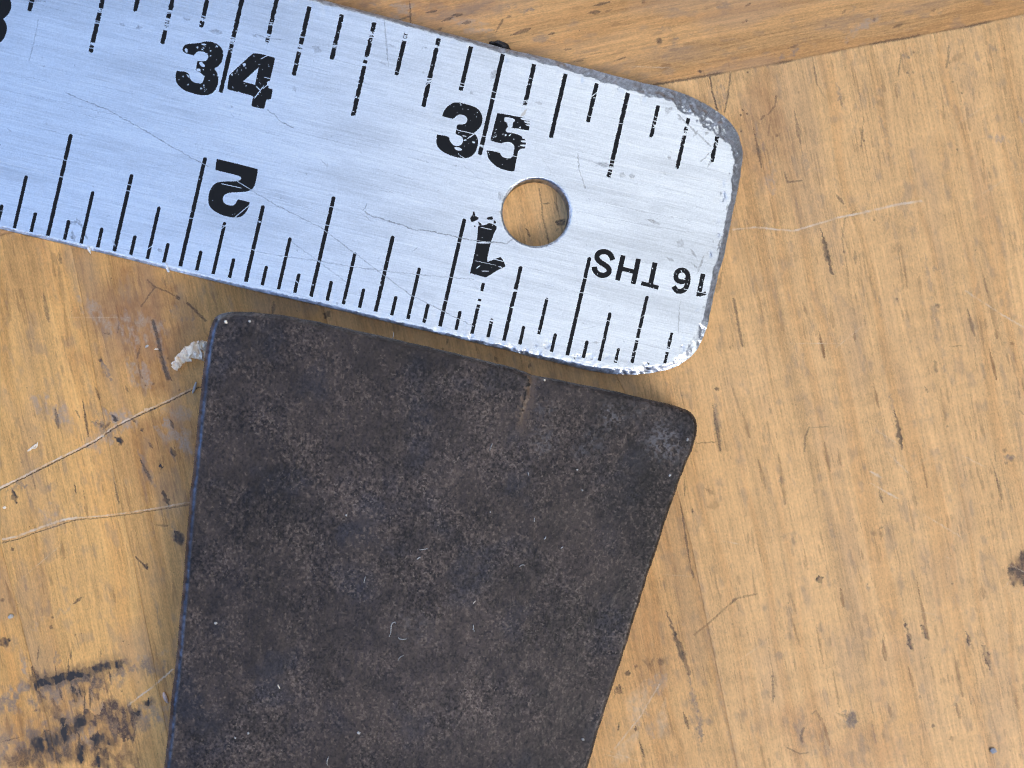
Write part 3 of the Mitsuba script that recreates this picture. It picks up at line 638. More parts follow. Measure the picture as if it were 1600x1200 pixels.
def ink(name, poly, label=None):
    parts = [g for g in getattr(poly, 'geoms', [poly]) if g.geom_type == 'Polygon' and g.area > .0015]
    vs, fs, off = [], [], 0
    for g in parts:
        g = g.simplify(.004)
        if g.is_empty or g.geom_type != 'Polygon':
            continue
        tv, tf = trimesh.creation.triangulate_polygon(g, engine='earcut')
        vs.append(np.column_stack([tv, np.full(len(tv), INK_Z)]))
        fs.append(tf + off)
        off += len(tv)
    if vs:
        add(name, mmesh(np.vstack(vs), np.vstack(fs)), 'black_ink', ruler, label=label)


top_b = lambda a: float(np.interp(a, [32.5, 34, 35, 35.5, 35.75, 35.9], [5.02, 5.02, 5.0, 4.25, 3.3, 1.95]))
# (a, end below, wear, pieces of the mark that are worn off as (from, to) fractions counted from the rim)
top_marks = [(33.25, -1.79, .5, []), (33.5, -4.21, .6, [(.53, .58), (.66, .70), (.9, .93)]), (33.625, .58, .6, []), (33.75, -1.79, .7, [(.52, .57), (.62, .8)]), (33.875, .58, .9, [(.75, .86)]), (34, -5.01, .6, [(.46, .53), (.57, .585)]),
             (34.125, .58, .9, [(.52, .6), (.78, .86), (.93, 1)]), (34.25, -1.79, .8, [(.42, .45), (.54, .66)]), (34.375, .58, .6, [(.66, .74)]), (34.5, -4.21, .9, [(.1, .16), (.36, .4), (.43, .47)]), (34.625, .58, .5, [(0, .24), (.92, .95)]),
             (34.75, -1.79, .6, [(.1, .14), (.58, .64)]), (34.875, .58, .25, [(.88, .91)]), (35, -5.01, .25, [(.43, .45), (.9, .92)]), (35.125, .58, .3, [(.84, .9), (.95, 1)]), (35.25, -1.79, .2, []), (35.375, .58, .3, [(.82, .86)]),
             (35.5, -4.21, .3, [(.88, .91)]), (35.625, .58, .7, [(.45, .5)]), (35.75, -1.79, 1.0, [(.1, .18), (.25, .34)]), (35.875, -.3, 1.6, [(.2, .27)])]
for n, (a, b1, wear_, gaps) in enumerate(top_marks):
    b0 = top_b(a)
    hw = .205 * (1.0 if a < 35.6 else .9)
    g = LineString([RP(a, b0), RP(a, b1 + .05)]).buffer(hw, cap_style='flat')
    g = unary_union([g, Point(RP(a, b1 + hw)).buffer(hw)]) if b1 > -9 else g
    g = ragged(g, .03 + .03 * wear_, n)
    for t0, t1 in gaps:
        q = [RP(a + da / 25.4, b0 + (b1 - b0) * t + ink_rng.uniform(-.06, .06)) for t, da in ((t0, -.4), (t0, -.1), (t0, .15), (t0, .4), (t1, .4), (t1, .1), (t1, -.15), (t1, -.4))]
        gap = Polygon(q).buffer(0)
        gap = gap.difference(unary_union([ragged(LineString([RP(a - .3 / 25.4, b0 + (b1 - b0) * tt), RP(a + .3 / 25.4, b0 + (b1 - b0) * (tt + ink_rng.uniform(-.01, .01)))]).buffer(ink_rng.uniform(.02, .05)), .06, n + 9) for tt in [ink_rng.uniform(t0, t1) for _ in range(int(1 + (t1 - t0) * 18))]]))
        g = g.difference(chips(gap, 2.0, (.03, .08)))
    g = chips(g, wear_ * 1.9, (.03, .10), 1.6).difference(scratch_cut)
    ink('graduation_mark', g)
bot_end = {'H': -12.35, 'Q': -14.74, 'N': -11.54, 'E': -17.13, 'S': -20.32}
for n in range(2, 48):
    s = n / 16
    kind = 'N' if n % 16 == 0 else 'H' if n % 8 == 0 else 'Q' if n % 4 == 0 else 'E' if n % 2 == 0 else 'S'
    a = 36 - .0018 - s
    b1 = bot_end[kind] + .04
    low = float(np.interp(s, [.12, .19, .25, .32, .44, .5, 1.0, 3], [-20.6, -21.0, -21.3, -21.7, -21.9, -22.0, -22.05, -22.1]))
    b1 = {3: -20.95, 2: -17.6}.get(n, b1)
    hw = (.185 if kind in 'NHQ' else .165) * (1.0 if s > .35 else .9)
    g = LineString([RP(a, b1), RP(a, low)]).buffer(hw, cap_style='flat')
    g = unary_union([g, Point(RP(a, b1 - hw * .2)).buffer(hw)])
    wear_ = .12 if s > .7 else .35
    wear_ = {4: 1.4, 6: .6, 2: 1.5, 3: 1.5, 5: .9, 10: 1.3, 12: .6, 13: .5, 14: .5}.get(n, wear_)
    g = ragged(g, .022 + .02 * wear_, n + 40)
    for nn, t0, t1 in ((14, .14, .30), (14, .34, .42), (10, .72, 1.0), (2, .5, .62), (4, .62, .66), (12, .3, .33), (13, .0, .1), (3, .0, .12)):
        if nn == n:
            g = g.difference(Polygon([RP(a + da / 25.4, b1 + (low - b1) * t + ink_rng.uniform(-.05, .05)) for t, da in ((t0, -.4), (t0, .4), (t1, .4), (t1, -.4))]).buffer(0))
    g = chips(g, wear_ * 1.6, (.025, .085), 1.4).difference(scratch_cut)
    ink('graduation_mark', g)


def px_poly(pts, org, scale, n=2, holes=()):
    f = lambda q: W2(np.asarray(q, float) / scale + np.array(org), RULER_TOP)
    g = Polygon(chaikin(f(pts), n), [f(h) for h in holes])
    return g if g.is_valid else g.buffer(0)


def px_strokes(lines, org, scale, caps='flat'):
    out = []
    for w, pts in lines:
        p = W2(np.asarray(pts, float) / scale + np.array(org), RULER_TOP)
        if len(p) > 2:
            p = chaikin(p, 2, closed=False)
        out.append(LineString(p).buffer(w / scale / PXMM(RULER_TOP), cap_style=caps))
    return unary_union(out)


def cut_px(poly, org, scale, polys):
    return poly.difference(unary_union([px_poly(q, org, scale, 1) for q in polys]))


three34 = [(215, 285), (240, 180), (330, 160), (470, 155), (540, 125), (660, 140), (740, 190), (785, 250), (790, 320), (775, 400), (740, 460), (670, 512), (667, 518), (705, 560), (725, 640), (715, 730), (680, 810), (620, 865), (540, 882), (430, 870), (300, 835),
           (200, 780), (145, 710), (125, 640), (138, 545), (142, 540), (290, 555), (320, 600), (320, 640), (360, 690), (430, 715), (490, 715), (520, 670), (525, 620), (490, 575), (430, 545), (405, 525), (430, 402), (434, 400), (550, 410), (580, 360), (580, 320),
           (550, 285), (470, 265), (420, 275), (385, 325), (380, 325)]
three35 = [(185, 320), (210, 250), (260, 185), (330, 140), (400, 128), (520, 158), (640, 195), (700, 240), (740, 310), (747, 380), (730, 450), (690, 510), (635, 553), (632, 558), (665, 600), (687, 660), (682, 730), (650, 820), (600, 880), (520, 912), (400, 902), (280, 862),
           (180, 812), (120, 750), (98, 680), (113, 585), (116, 580), (280, 605), (285, 650), (310, 700), (360, 740), (430, 740), (470, 700), (480, 650), (450, 600), (380, 577), (370, 555), (395, 440), (398, 437), (500, 440), (535, 400), (535, 350), (490, 310), (420, 300),
           (380, 320), (350, 360), (310, 360), (190, 325)]
S1 = 1600 / 180
g = chips(ragged(px_poly(three34, (260, 50), S1), .02, 80), 1.0, (.03, .09)).difference(scratch_cut)
g = cut_px(g, (260, 50), S1, [[(250, 230), (290, 225), (300, 280), (265, 290)], [(470, 405), (510, 430), (545, 480), (500, 490), (450, 440)], [(420, 505), (480, 515), (470, 550), (420, 540)], [(270, 580), (320, 610), (310, 640)], [(480, 160), (550, 165), (555, 185), (500, 185)], [(685, 185), (720, 195), (710, 215), (690, 205)], [(420, 195), (445, 205), (440, 235), (420, 225)]])
ink('numeral', g, 'chipped black digit 3 left of the 34 mark')
four = [(1215, 292), (1330, 308), (1500, 355), (1510, 375), (1415, 775), (1420, 782), (1475, 797), (1478, 805), (1452, 930), (1445, 935), (1392, 940), (1388, 945), (1362, 1058), (1345, 1068), (1190, 1035), (1180, 1020), (1205, 900), (1195, 885), (855, 800), (843, 785), (868, 615), (880, 590), (1190, 305)]
g = px_poly(four, (260, 50), S1, 1, holes=[[(1280, 492), (1233, 733), (1062, 690)]])
g = chips(ragged(g, .02, 81), .9, (.02, .07)).difference(scratch_cut)
g = cut_px(g, (260, 50), S1, [[(1395, 690), (1440, 675), (1440, 740), (1400, 750)], [(1245, 745), (1310, 805), (1300, 818), (1240, 755)], [(1350, 740), (1360, 745), (1225, 930), (1215, 920)], [(1050, 440), (1090, 430), (1110, 445), (1080, 490)]])
ink('numeral', g, 'black digit 4 right of the 34 mark')
g = chips(ragged(px_poly(three35, (670, 145), S1), .015, 82), .7, (.025, .07)).difference(scratch_cut)
g = cut_px(g, (670, 145), S1, [[(345, 755), (400, 750), (465, 780), (455, 805), (380, 800)], [(460, 590), (525, 600), (525, 610), (465, 603)], [(600, 670), (640, 680), (645, 700), (605, 700)], [(530, 630), (640, 560), (645, 570), (540, 645)], [(480, 655), (520, 645), (525, 665), (485, 672)]])
ink('numeral', g, 'black digit 3 left of the 35 mark')
five = [(950, 280), (954, 278), (1300, 345), (1400, 365), (1410, 372), (1392, 520), (1385, 523), (1130, 480), (1080, 480), (1065, 545), (1130, 553), (1230, 575), (1320, 620), (1355, 690), (1335, 770), (1300, 850), (1275, 950), (1215, 1060), (1180, 1092), (1100, 1087), (980, 1050), (880, 980), (820, 900),
        (803, 805), (806, 800), (990, 815), (990, 850), (1020, 890), (1080, 912), (1140, 912), (1170, 880), (1190, 770), (1180, 720), (1140, 690), (1070, 680), (1010, 700), (995, 702), (860, 665), (855, 655)]
g = chips(ragged(px_poly(five, (670, 145), S1), .02, 83), .8, (.025, .08)).difference(scratch_cut)
rag = [[(1045, 345), (1080, 335), (1190, 360), (1200, 390), (1165, 415), (1165, 485), (1100, 485), (1085, 410), (1050, 400)], [(1270, 345), (1420, 360), (1420, 395), (1330, 385), (1280, 370)], [(1310, 395), (1430, 400), (1430, 430), (1350, 425)], [(1340, 440), (1430, 440), (1430, 470), (1360, 460)],
       [(1300, 600), (1380, 620), (1370, 640), (1290, 640)], [(1270, 660), (1380, 665), (1380, 690), (1290, 690)], [(1260, 720), (1380, 720), (1370, 745), (1280, 745)], [(1245, 780), (1380, 770), (1340, 1100), (1190, 1100), (1200, 1010), (1225, 900)], [(1060, 570), (1085, 575), (1070, 605), (1050, 600)], [(1120, 580), (1150, 565), (1125, 605), (1105, 600)]]
ink('numeral', cut_px(g, (670, 145), S1, rag), 'half worn black digit 5 right of the 35 mark')
g = chips(ragged(px_poly([(x - 736 * S1, y - 178 * S1) for x, y in three35], (670, 145), S1), .015, 84), .2).difference(scratch_cut)
ink('numeral', g, 'black digit 3 cut by the left edge of the picture')
two = [(290, 135), (300, 134), (920, 288), (932, 300), (900, 480), (870, 570), (830, 615), (760, 645), (640, 652), (480, 660), (410, 690), (380, 740), (385, 800), (430, 845), (520, 866), (570, 850), (600, 790), (617, 766), (624, 764), (797, 808), (803, 815), (790, 880), (750, 960), (700, 1015), (640, 1047), (520, 1047),
       (380, 1017), (260, 958), (190, 902), (153, 820), (153, 720), (180, 620), (240, 530), (310, 495), (440, 480), (560, 487), (650, 467), (672, 440), (660, 410), (590, 385), (275, 310), (262, 295), (285, 145)]
g = chips(ragged(px_poly(two, (310, 235), 10), .012, 85), .2, (.02, .05)).difference(scratch_cut)
ink('numeral', cut_px(g, (310, 235), 10, [[(430, 380), (440, 378), (830, 612), (822, 622)]]), 'black digit 2 reading upside down')
one = [(470, 345), (480, 322), (540, 318), (600, 312), (630, 285), (650, 283), (750, 325), (765, 370), (720, 440), (690, 530), (650, 660), (622, 790), (610, 885), (612, 893), (640, 885), (815, 815), (825, 818), (865, 870), (897, 960), (890, 970), (760, 1030), (610, 1128), (590, 1132), (530, 1120), (345, 1068), (343, 1060), (400, 830), (450, 580)]
bits = [[(345, 190), (380, 170), (395, 105), (410, 105), (425, 140), (425, 175), (495, 215), (420, 252), (360, 278)], [(600, 205), (650, 185), (695, 177), (708, 237), (620, 232)], [(715, 242), (748, 255), (748, 292), (712, 292)], [(465, 250), (535, 312), (500, 325), (475, 290)], [(410, 325), (430, 325), (430, 345), (410, 345)]]
g = unary_union([px_poly(one, (700, 320), 10, 1)] + [px_poly(b, (700, 320), 10, 1) for b in bits])
g = chips(ragged(g, .015, 86), .5, (.02, .06)).difference(scratch_cut)
g = cut_px(g, (700, 320), 10, [[(440, 582), (680, 580), (670, 604), (450, 602)], [(440, 985), (500, 945), (505, 955), (450, 1000)], [(520, 1030), (640, 1032), (640, 1042), (530, 1042)], [(780, 955), (850, 972), (840, 985), (790, 970)], [(420, 870), (760, 945), (760, 950), (420, 878)]])
ink('numeral', g, 'black digit 1 reading upside down, its foot flaked off')
letters = [('letter', 'black upside-down letter S', px_strokes([(33, [(380, 290), (355, 225), (310, 190), (250, 183), (195, 205), (175, 260), (210, 310), (270, 345), (325, 385), (340, 430), (310, 470), (250, 487), (190, 465), (155, 420), (148, 375)])], (910, 370), 8), .15),
           ('letter', 'black upside-down letter H', px_strokes([(31, [(510, 232), (438, 545)]), (31, [(702, 275), (634, 590)]), (27, [(490, 398), (660, 440)])], (910, 370), 8), .5),
           ('letter', 'black upside-down letter T', px_strokes([(31, [(908, 322), (850, 600)]), (26, [(735, 578), (950, 636)])], (910, 370), 8).buffer(-.03).buffer(.03), .6),
           ('numeral', 'small worn upside-down digit 6', px_strokes([(31, [(1140, 620), (1170, 672), (1220, 688), (1275, 665), (1310, 610), (1325, 530), (1315, 460), (1285, 425), (1240, 412), (1190, 430), (1165, 480), (1172, 535), (1215, 562), (1270, 560), (1312, 525)])], (910, 370), 8), 1.2),
           ('numeral', 'small worn upside-down digit 1 at the ruler end', px_strokes([(30, [(1508, 462), (1450, 745)]), (22, [(1450, 728), (1545, 705)])], (910, 370), 8), 2.6)]
for n, (nm, lab, g, wr) in enumerate(letters):
    ink(nm, chips(ragged(g, .018, 90 + n), wr, (.03, .085)).difference(scratch_cut), lab)

# ------------------------------------------------------------------ the steel plate
plate_px = [(352, 489), (372, 487), (400, 488), (430, 491), (480, 499), (560, 517), (640, 535), (700, 549), (760, 564), (815, 578), (830, 586), (845, 588), (900, 599), (960, 611), (1000, 621), (1040, 630), (1060, 635), (1078, 642), (1088, 655), (1089, 674), (1084, 695),
            (1073, 720), (1062, 748), (1044, 800), (1028, 850), (1011, 900), (994, 955), (978, 1005), (962, 1055), (946, 1105), (931, 1155), (917, 1203), (860, 1400), (800, 1600), (760, 1680), (690, 1710), (300, 1690), (225, 1660), (205, 1590), (235, 1380), (258, 1200), (266, 1120), (275, 1040),
            (282, 970), (287, 910), (291, 860), (296, 800), (302, 740), (308, 680), (315, 610), (321, 560), (327, 520), (334, 500), (342, 492)]
plate_outline = W2(plate_px, PLATE_TOP - 1.0)
po = densify(chaikin(plate_outline, 1), .35)
pv = np.column_stack([po, np.zeros(len(po))])
tang = np.roll(po, -1, 0) - np.roll(po, 1, 0)
tang /= np.linalg.norm(tang, axis=1, keepdims=True)
po = po + np.column_stack([tang[:, 1], -tang[:, 0]]) * ((meshkit.fbm(pv * 1.1, 3, 51) - .5) * .14)[:, None]
crease_a, crease_b = W(832, 580, PLATE_TOP)[:2], W(812, 668, PLATE_TOP)[:2]


def plate_height(pts, dist, rim, ringno):
    p3 = np.column_stack([pts, np.zeros(len(pts))])
    left = (rim[:, 0] < W(362, 500, PLATE_TOP)[0]).astype(float)
    R = .55 * (.85 + .3 * meshkit.fbm(p3 * .6, 2, 8))
    k = np.clip(1 - dist / R, 0, 1)
    rnd = -.95 * (1 - np.sqrt(np.maximum(1 - k ** 2, 0)))
    cw = .62 * (.9 + .2 * meshkit.fbm(p3 * .8, 2, 18))          # the left rim is a ground chamfer
    cham = -.60 * np.clip(cw - dist, 0, 9) - .9 * np.clip(.30 - dist, 0, 9)
    z = PLATE_TOP + np.where(left > .5, cham, 0) + np.where(left > .5, 0, rnd)
    z += (meshkit.fbm(p3 * .16, 3, 2) - .5) * .28 + (meshkit.fbm(p3 * 1.2, 3, 4) - .5) * .05 + (meshkit.fbm(p3 * 3.4, 2, 6) - .5) * .045
    pits = np.clip(meshkit.fbm(p3 * 2.3, 2, 17) - .66, 0, 1) * .5
    # the forging crease that runs in from the upper edge
    d = crease_b - crease_a
    L = np.linalg.norm(d)
    t = (pts - crease_a) @ d / L
    s = (pts - crease_a) @ np.array([-d[1], d[0]]) / L + (meshkit.fbm(p3 * 1.5, 2, 9) - .5) * .5
    fade = np.clip(1 - t / L, 0, 1) ** .7 * np.clip(t / .3 + 1, 0, 1)
    z += np.where(s > 0, -.34 * np.exp(-s / .85), -.05 * np.exp(s / .3)) * fade
    return z


at_left = line_x(po[(po[:, 0] < W(362, 500, PLATE_TOP)[0]) & (po[:, 1] > -60)][::3])


def plate_edge(x, y):
    return smoothstep(.80, .55, x - at_left(y))


def plate_colour(p, n, uv):
    x, y = p.x * 1000, p.y * 1000
    a = fbm(x * .14, y * .14, 1, octaves=4)
    b = fbm(x * .22 + 9, y * .22, 5, octaves=4)
    c_ = fbm(x * 1.1, y * 1.1, 2, octaves=3)
    d = fbm(x * 3.0, y * 3.0, 9, octaves=3)
    sp = noise(x * 9.5, y * 9.5, 3)
    e = fbm(x * .5 + 3, y * .5, 71, octaves=4)
    g = fbm(x * 5.2, y * 4.4, 27, octaves=3)
    h = noise(x * 7.5, y * 7.5, 37)
    c = mix((.029, .0225, .0215), (.058, .043, .038), smoothstep(.25, .75, a * .4 + e * .6))
    c = mix(c, mi.Color3f(.028, .029, .040), smoothstep(.52, .72, b) * .4)
    c = mix(c, mi.Color3f(.072, .053, .045), smoothstep(.50, .74, c_) * .4)
    coarse = smoothstep(.34, .64, fbm(x * .21, y * .30, 83, octaves=3))
    amp = .45 + .85 * coarse
    c *= 1 + (2.0 * g - 1.0) * amp * .85
    c *= 1 + (sp - .5) * (.35 + .45 * coarse)
    c = mix(c, mi.Color3f(.19, .150, .125), smoothstep(.70, .90, h) * smoothstep(.40, .62, e * .4 + d * .6) * .62 * (.35 + .65 * coarse))
    c = mix(c, mi.Color3f(.012, .010, .011), smoothstep(.26, .12, noise(x * 4.0, y * 4.0, 57)) * .55)
    for (qx, qy, r, w) in PALE:
        c *= 1 + w * smoothstep(1.0, .0, dr.sqrt(dr.square(x - qx) + dr.square(y - qy)) / r + (a - .5) * 1.2)
    grit = smoothstep(.60, .76, g) * smoothstep(.45, .62, e * .5 + d * .5)
    c = mix(c, mi.Color3f(.175, .128, .100), grit * .55)
    # rust in the crease, rubbed grey patches near the upper right corner
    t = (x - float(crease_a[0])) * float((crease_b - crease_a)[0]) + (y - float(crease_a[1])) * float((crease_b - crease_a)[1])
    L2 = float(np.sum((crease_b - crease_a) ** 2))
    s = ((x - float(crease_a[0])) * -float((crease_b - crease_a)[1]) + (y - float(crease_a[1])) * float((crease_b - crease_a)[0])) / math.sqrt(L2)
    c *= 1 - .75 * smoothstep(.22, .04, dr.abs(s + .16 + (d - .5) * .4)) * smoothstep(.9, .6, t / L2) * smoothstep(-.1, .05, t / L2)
    line = smoothstep(.75, .1, dr.abs(s - .2 + (d - .5) * 1.7 + (g - .5) * 1.2)) * smoothstep(1.15, .75, t / L2) * smoothstep(-.1, .05, t / L2)
    c = mix(c, mi.Color3f(.145, .098, .070), line * (.25 + .9 * d))
    for (qx, qy, r, w) in RUBS:
        m = smoothstep(1.0, .1, dr.sqrt(dr.square(x - qx) + dr.square(y - qy)) / r) * smoothstep(.42, .70, fbm(x * 4.5, y * 4.5, 41, octaves=3) * .75 + fbm(x * 1.3, y * 1.3, 43, octaves=2) * .25)
        c = mix(c, mi.Color3f(.15, .142, .150), m * w * .9)
    edge = plate_edge(x, y)
    c = mix(c, mi.Color3f(.13, .135, .155) * (.15 + 1.5 * d), edge * (.45 + .5 * smoothstep(.3, .6, e)))
    return dr.clip(c, .004, .6)


PALE = [(*[float(v) for v in W(px, py, PLATE_TOP)[:2]], r, w) for px, py, r, w in ((680, 1050, 14, .45), (760, 690, 8, .4), (560, 760, 8, .25), (390, 760, 7, -.3), (1000, 800, 7, -.3), (430, 560, 6, -.25), (640, 560, 7, -.2), (430, 1120, 8, .2))]
RUBS = [(*[float(v) for v in W(px, py, PLATE_TOP)[:2]], r, w) for px, py, r, w in ((1040, 690, 3.0, .95), (955, 650, 2.0, .75), (930, 690, 2.0, .35), (850, 690, 2.2, .4), (905, 705, 1.2, .4), (1000, 640, 1.8, .3), (640, 985, 3, .25), (850, 640, 1.6, .35))]


def plate_metal(p, n, uv):
    return .05 + .6 * plate_edge(p.x * 1000, p.y * 1000)


def plate_rough(p, n, uv):
    x, y = p.x * 1000, p.y * 1000
    return dr.clip(.45 + .4 * (fbm(x * .35, y * .35, 4, octaves=4) - .5) - .08 * plate_edge(x, y), .25, .8)


def plate_relief(p, n, uv):
    x, y = p.x * 1000, p.y * 1000
    return (noise(x * 9, y * 9, 5) * 1.0 + noise(x * 4.6, y * 4.6, 7) * 1.0 + noise(x * 1.9, y * 1.9, 2) * .7) * 1.7e-5


scene['steel'] = {'type': 'bumpmap', 'arbitrary': proc(plate_relief, 4e-5), 'scale': 1.0,
                  'bsdf': {'type': 'principled', 'base_color': proc(plate_colour), 'metallic': proc(plate_metal), 'roughness': proc(plate_rough), 'specular': .3}}
plate = add('steel_plate', slab([po], .16, plate_height, seed=3), 'steel', smooth=50,
            label='dark brown pitted steel plate with rounded corners lying below the ruler', cat='steel plate')

# ------------------------------------------------------------------ shavings, crumbs, fibres and specks
def shaving_colour(p, n, uv):
    x, y, z = p.x * 1000, p.y * 1000, p.z * 1000
    t = smoothstep(.35, .7, fbm(x * 3.2, y * 3.2, z * 3.2, octaves=3))
    return mix((.93, .86, .73), (.74, .56, .40), t * .6)


scene['pale_wood'] = {'type': 'twosided', 'bsdf': {'type': 'principled', 'base_color': proc(shaving_colour), 'roughness': .7, 'specular': .3}}
scene['pink_wood'] = {'type': 'twosided', 'bsdf': {'type': 'principled', 'base_color': {'type': 'rgb', 'value': [.62, .47, .40]}, 'roughness': .7, 'specular': .3}}
scene['white_fluff'] = {'type': 'twosided', 'bsdf': {'type': 'principled', 'base_color': {'type': 'rgb', 'value': [.44, .43, .41]}, 'roughness': .6, 'specular': .3}}
scene['dull_fluff'] = {'type': 'twosided', 'bsdf': {'type': 'principled', 'base_color': {'type': 'rgb', 'value': [.30, .29, .28]}, 'roughness': .7, 'specular': .3}}
scene['black_residue'] = {'type': 'principled', 'base_color': {'type': 'rgb', 'value': [.012, .012, .015]}, 'roughness': .5, 'specular': .4}
scene['grey_grit'] = {'type': 'principled', 'base_color': {'type': 'rgb', 'value': [.34, .35, .38]}, 'roughness': .6, 'specular': .4}


def ribbon(path, normal_w, thick, nw=8, crimp=.12, seed=0):
    """a crumpled strip: path (n x 3), half-width vectors (n x 3)"""
    path, hw = np.asarray(path, float), np.asarray(normal_w, float)
    n = len(path)
    w = np.linspace(-1, 1, nw)
    g = path[:, None] + hw[:, None] * w[None, :, None]
    q = g.reshape(-1, 3)
    q = q + (np.stack([meshkit.fbm(q * 2.6, 3, seed + k) for k in range(3)], 1) - .5) * crimp * 2.6
    lo = q - np.array([0, 0, thick])
    i, j = np.meshgrid(np.arange(n - 1), np.arange(nw - 1), indexing='ij')
    a, b, c, d = (i * nw + j).ravel(), ((i + 1) * nw + j).ravel(), ((i + 1) * nw + j + 1).ravel(), (i * nw + j + 1).ravel()
    f = np.vstack([np.column_stack([a, b, c]), np.column_stack([a, c, d])])
    N = n * nw
    ringi = np.concatenate([np.arange(nw), (np.arange(1, n) * nw + nw - 1), (N - 2 - np.arange(nw - 1)), (np.arange(n - 2, 0, -1) * nw)])
    r2 = np.roll(ringi, -1)
    side = np.vstack([np.column_stack([ringi, r2, r2 + N]), np.column_stack([ringi, r2 + N, ringi + N])])
    return mmesh(np.vstack([q, lo]), np.vstack([f, f[:, ::-1] + N, side]))


def bspline(points, n):
    p = np.asarray(points, float)
    t = np.linspace(0, len(p) - 1, n)
    from scipy.interpolate import CubicSpline
    return CubicSpline(np.arange(len(p)), p)(t)


# the curled shaving by the upper left corner of the plate: an arch of crimped ribbon
cx = [(271, 577, .25), (279, 565, 1.0), (291, 554, 1.7), (303, 549, 2.1), (314, 547, 2.1), (323, 549, 1.7)]
hwid = [3.5, 6.5, 9.5, 12, 14, 14]
cp = bspline([[*W(a, b, h)[:2], h] for a, b, h in cx], 34)
wd = np.interp(np.linspace(0, 5, 34), range(6), hwid) / PXMM(1.5)
tg = np.gradient(cp, axis=0)
sd = np.column_stack([-tg[:, 1], tg[:, 0], np.zeros(34)])
sd /= np.linalg.norm(sd, axis=1, keepdims=True)
sd[:, 2] = .35
crim = np.sin(np.arange(34) * 1.3) * .20
cp[:, 2] += crim
add('wood_shaving', ribbon(cp, sd * wd[:, None] * (1 + .12 * np.sin(np.arange(34) * 2.1))[:, None], .16, 12, .34, 3), 'pale_wood', smooth=35, label='curled cream wood shaving beside the upper left corner of the steel plate', cat='wood shaving')


def fibre(name, pts, r, mat, label, cat, group=None, n=14, flat=None, taper=True):
    """a bent round fibre through (px, py, z mm) points, r in mm"""
    p = bspline([[*W(a, b, h)[:2], h] for a, b, h in pts], n)
    rad = np.full(n, r * (.75 if name == 'lint_fibre' else 1)) * (np.sin(np.linspace(.25, math.pi - .25, n)) ** .5 if taper else 1)
    t = np.gradient(p, axis=0)
    t /= np.linalg.norm(t, axis=1, keepdims=True)
    a = np.cross(t, [0, 0, 1.0])
    a /= np.linalg.norm(a, axis=1, keepdims=True)
    b = np.cross(t, a)
    sides = 6
    ang = np.arange(sides) * 2 * math.pi / sides
    v = p[:, None] + rad[:, None, None] * (np.cos(ang)[None, :, None] * a[:, None] + np.sin(ang)[None, :, None] * b[:, None] * (flat or 1))
    i, j = np.meshgrid(np.arange(n - 1), np.arange(sides), indexing='ij')
    q = np.stack([i * sides + j, i * sides + (j + 1) % sides, (i + 1) * sides + (j + 1) % sides, (i + 1) * sides + j], -1).reshape(-1, 4)
    f = np.vstack([q[:, [0, 2, 1]], q[:, [0, 3, 2]]])
    caps = [[0, k, k + 1] for k in range(1, sides - 1)] + [[(n - 1) * sides, (n - 1) * sides + k + 1, (n - 1) * sides + k] for k in range(1, sides - 1)]
    return add(name, mmesh(v.reshape(-1, 3), np.vstack([f, caps])), mat, smooth=50, label=label, cat=cat, group=group)


def blob(name, px, py, z, size, mat, label, cat, rot=0, seed=0, rough=.5, sub=2, group=None):
    m = trimesh.creation.icosphere(subdivisions=sub)
    v = m.vertices * (1 + (meshkit.fbm(m.vertices * 1.6 + seed * 7.1, 3, seed) - .5)[:, None] * 2 * rough)
    v = v * np.array(size)
    c, s = math.cos(rot), math.sin(rot)
    v = np.column_stack([v[:, 0] * c - v[:, 1] * s, v[:, 0] * s + v[:, 1] * c, v[:, 2]])
    v[:, 2] -= v[:, 2].min()
    o = W(px, py, z + size[2] * .6)
    return add(name, mmesh(v + [o[0], o[1], z - .03], m.faces), mat, smooth=35 if sub > 2 else False, label=label, cat=cat, group=group)


PT = PLATE_TOP
fibre('wood_splinter', [(301, 614, .10), (304, 606, .35), (306.5, 597, .5)], .14, 'white_fluff', 'pale upright splinter by the left edge of the plate where the long scratch ends', 'splinter')
fibre('wood_splinter', [(43, 705, .06), (50, 700, .12), (57, 694, .3)], .11, 'pale_wood', 'cream splinter lying loose above the long scratch at the left', 'splinter')
fibre('wood_splinter', [(52, 701, .05), (57, 698, .08), (58.5, 691, .08)], .07, 'pale_wood', 'short thin splinter crossing the cream splinter above the long scratch', 'splinter')
fibre('wood_splinter', [(256, 1082, .10), (258, 1090, .25), (262, 1098, .15)], .19, 'pink_wood', 'pinkish splinter on the bench by the lower left edge of the steel plate', 'splinter')
fibre('wood_splinter', [(316, 592, .2), (318, 589, .5), (319.5, 586, .6)], .09, 'pale_wood', 'tiny pale splinter between the curled shaving and the plate', 'splinter')
blob('wood_crumb', 17, 963, 0, (.26, .20, .2), 'white_fluff', 'white crumb on the bench at the far left edge', 'crumb', .6, 3, .4)
blob('wood_crumb', 229.5, 541, 0, (.19, .11, .09), 'white_fluff', 'left one of two tiny white crumbs between ruler and shaving', 'crumb', .5, 5, .3)
blob('wood_crumb', 244, 545.5, 0, (.20, .08, .08), 'pale_wood', 'right one of two tiny white crumbs between ruler and shaving', 'crumb', .1, 6, .3)
blob('wood_crumb', 7, 793, 0, (.16, .14, .1), 'pale_wood', 'yellowish crumb just below the long scratch at the left edge', 'crumb', .1, 8, .3)
blob('grit_crumb', 1551.5, 1173, 0, (.30, .26, .22), 'grey_grit', 'grey grit crumb on the pale plank at the lower right', 'crumb', .4, 9, .4)
blob('residue_lump', 771, 70, .0, (.42, .22, .5), 'black_residue', 'smaller left lump of black residue behind the upper edge of the ruler', 'residue lump', -.3, 2, .5, 3)
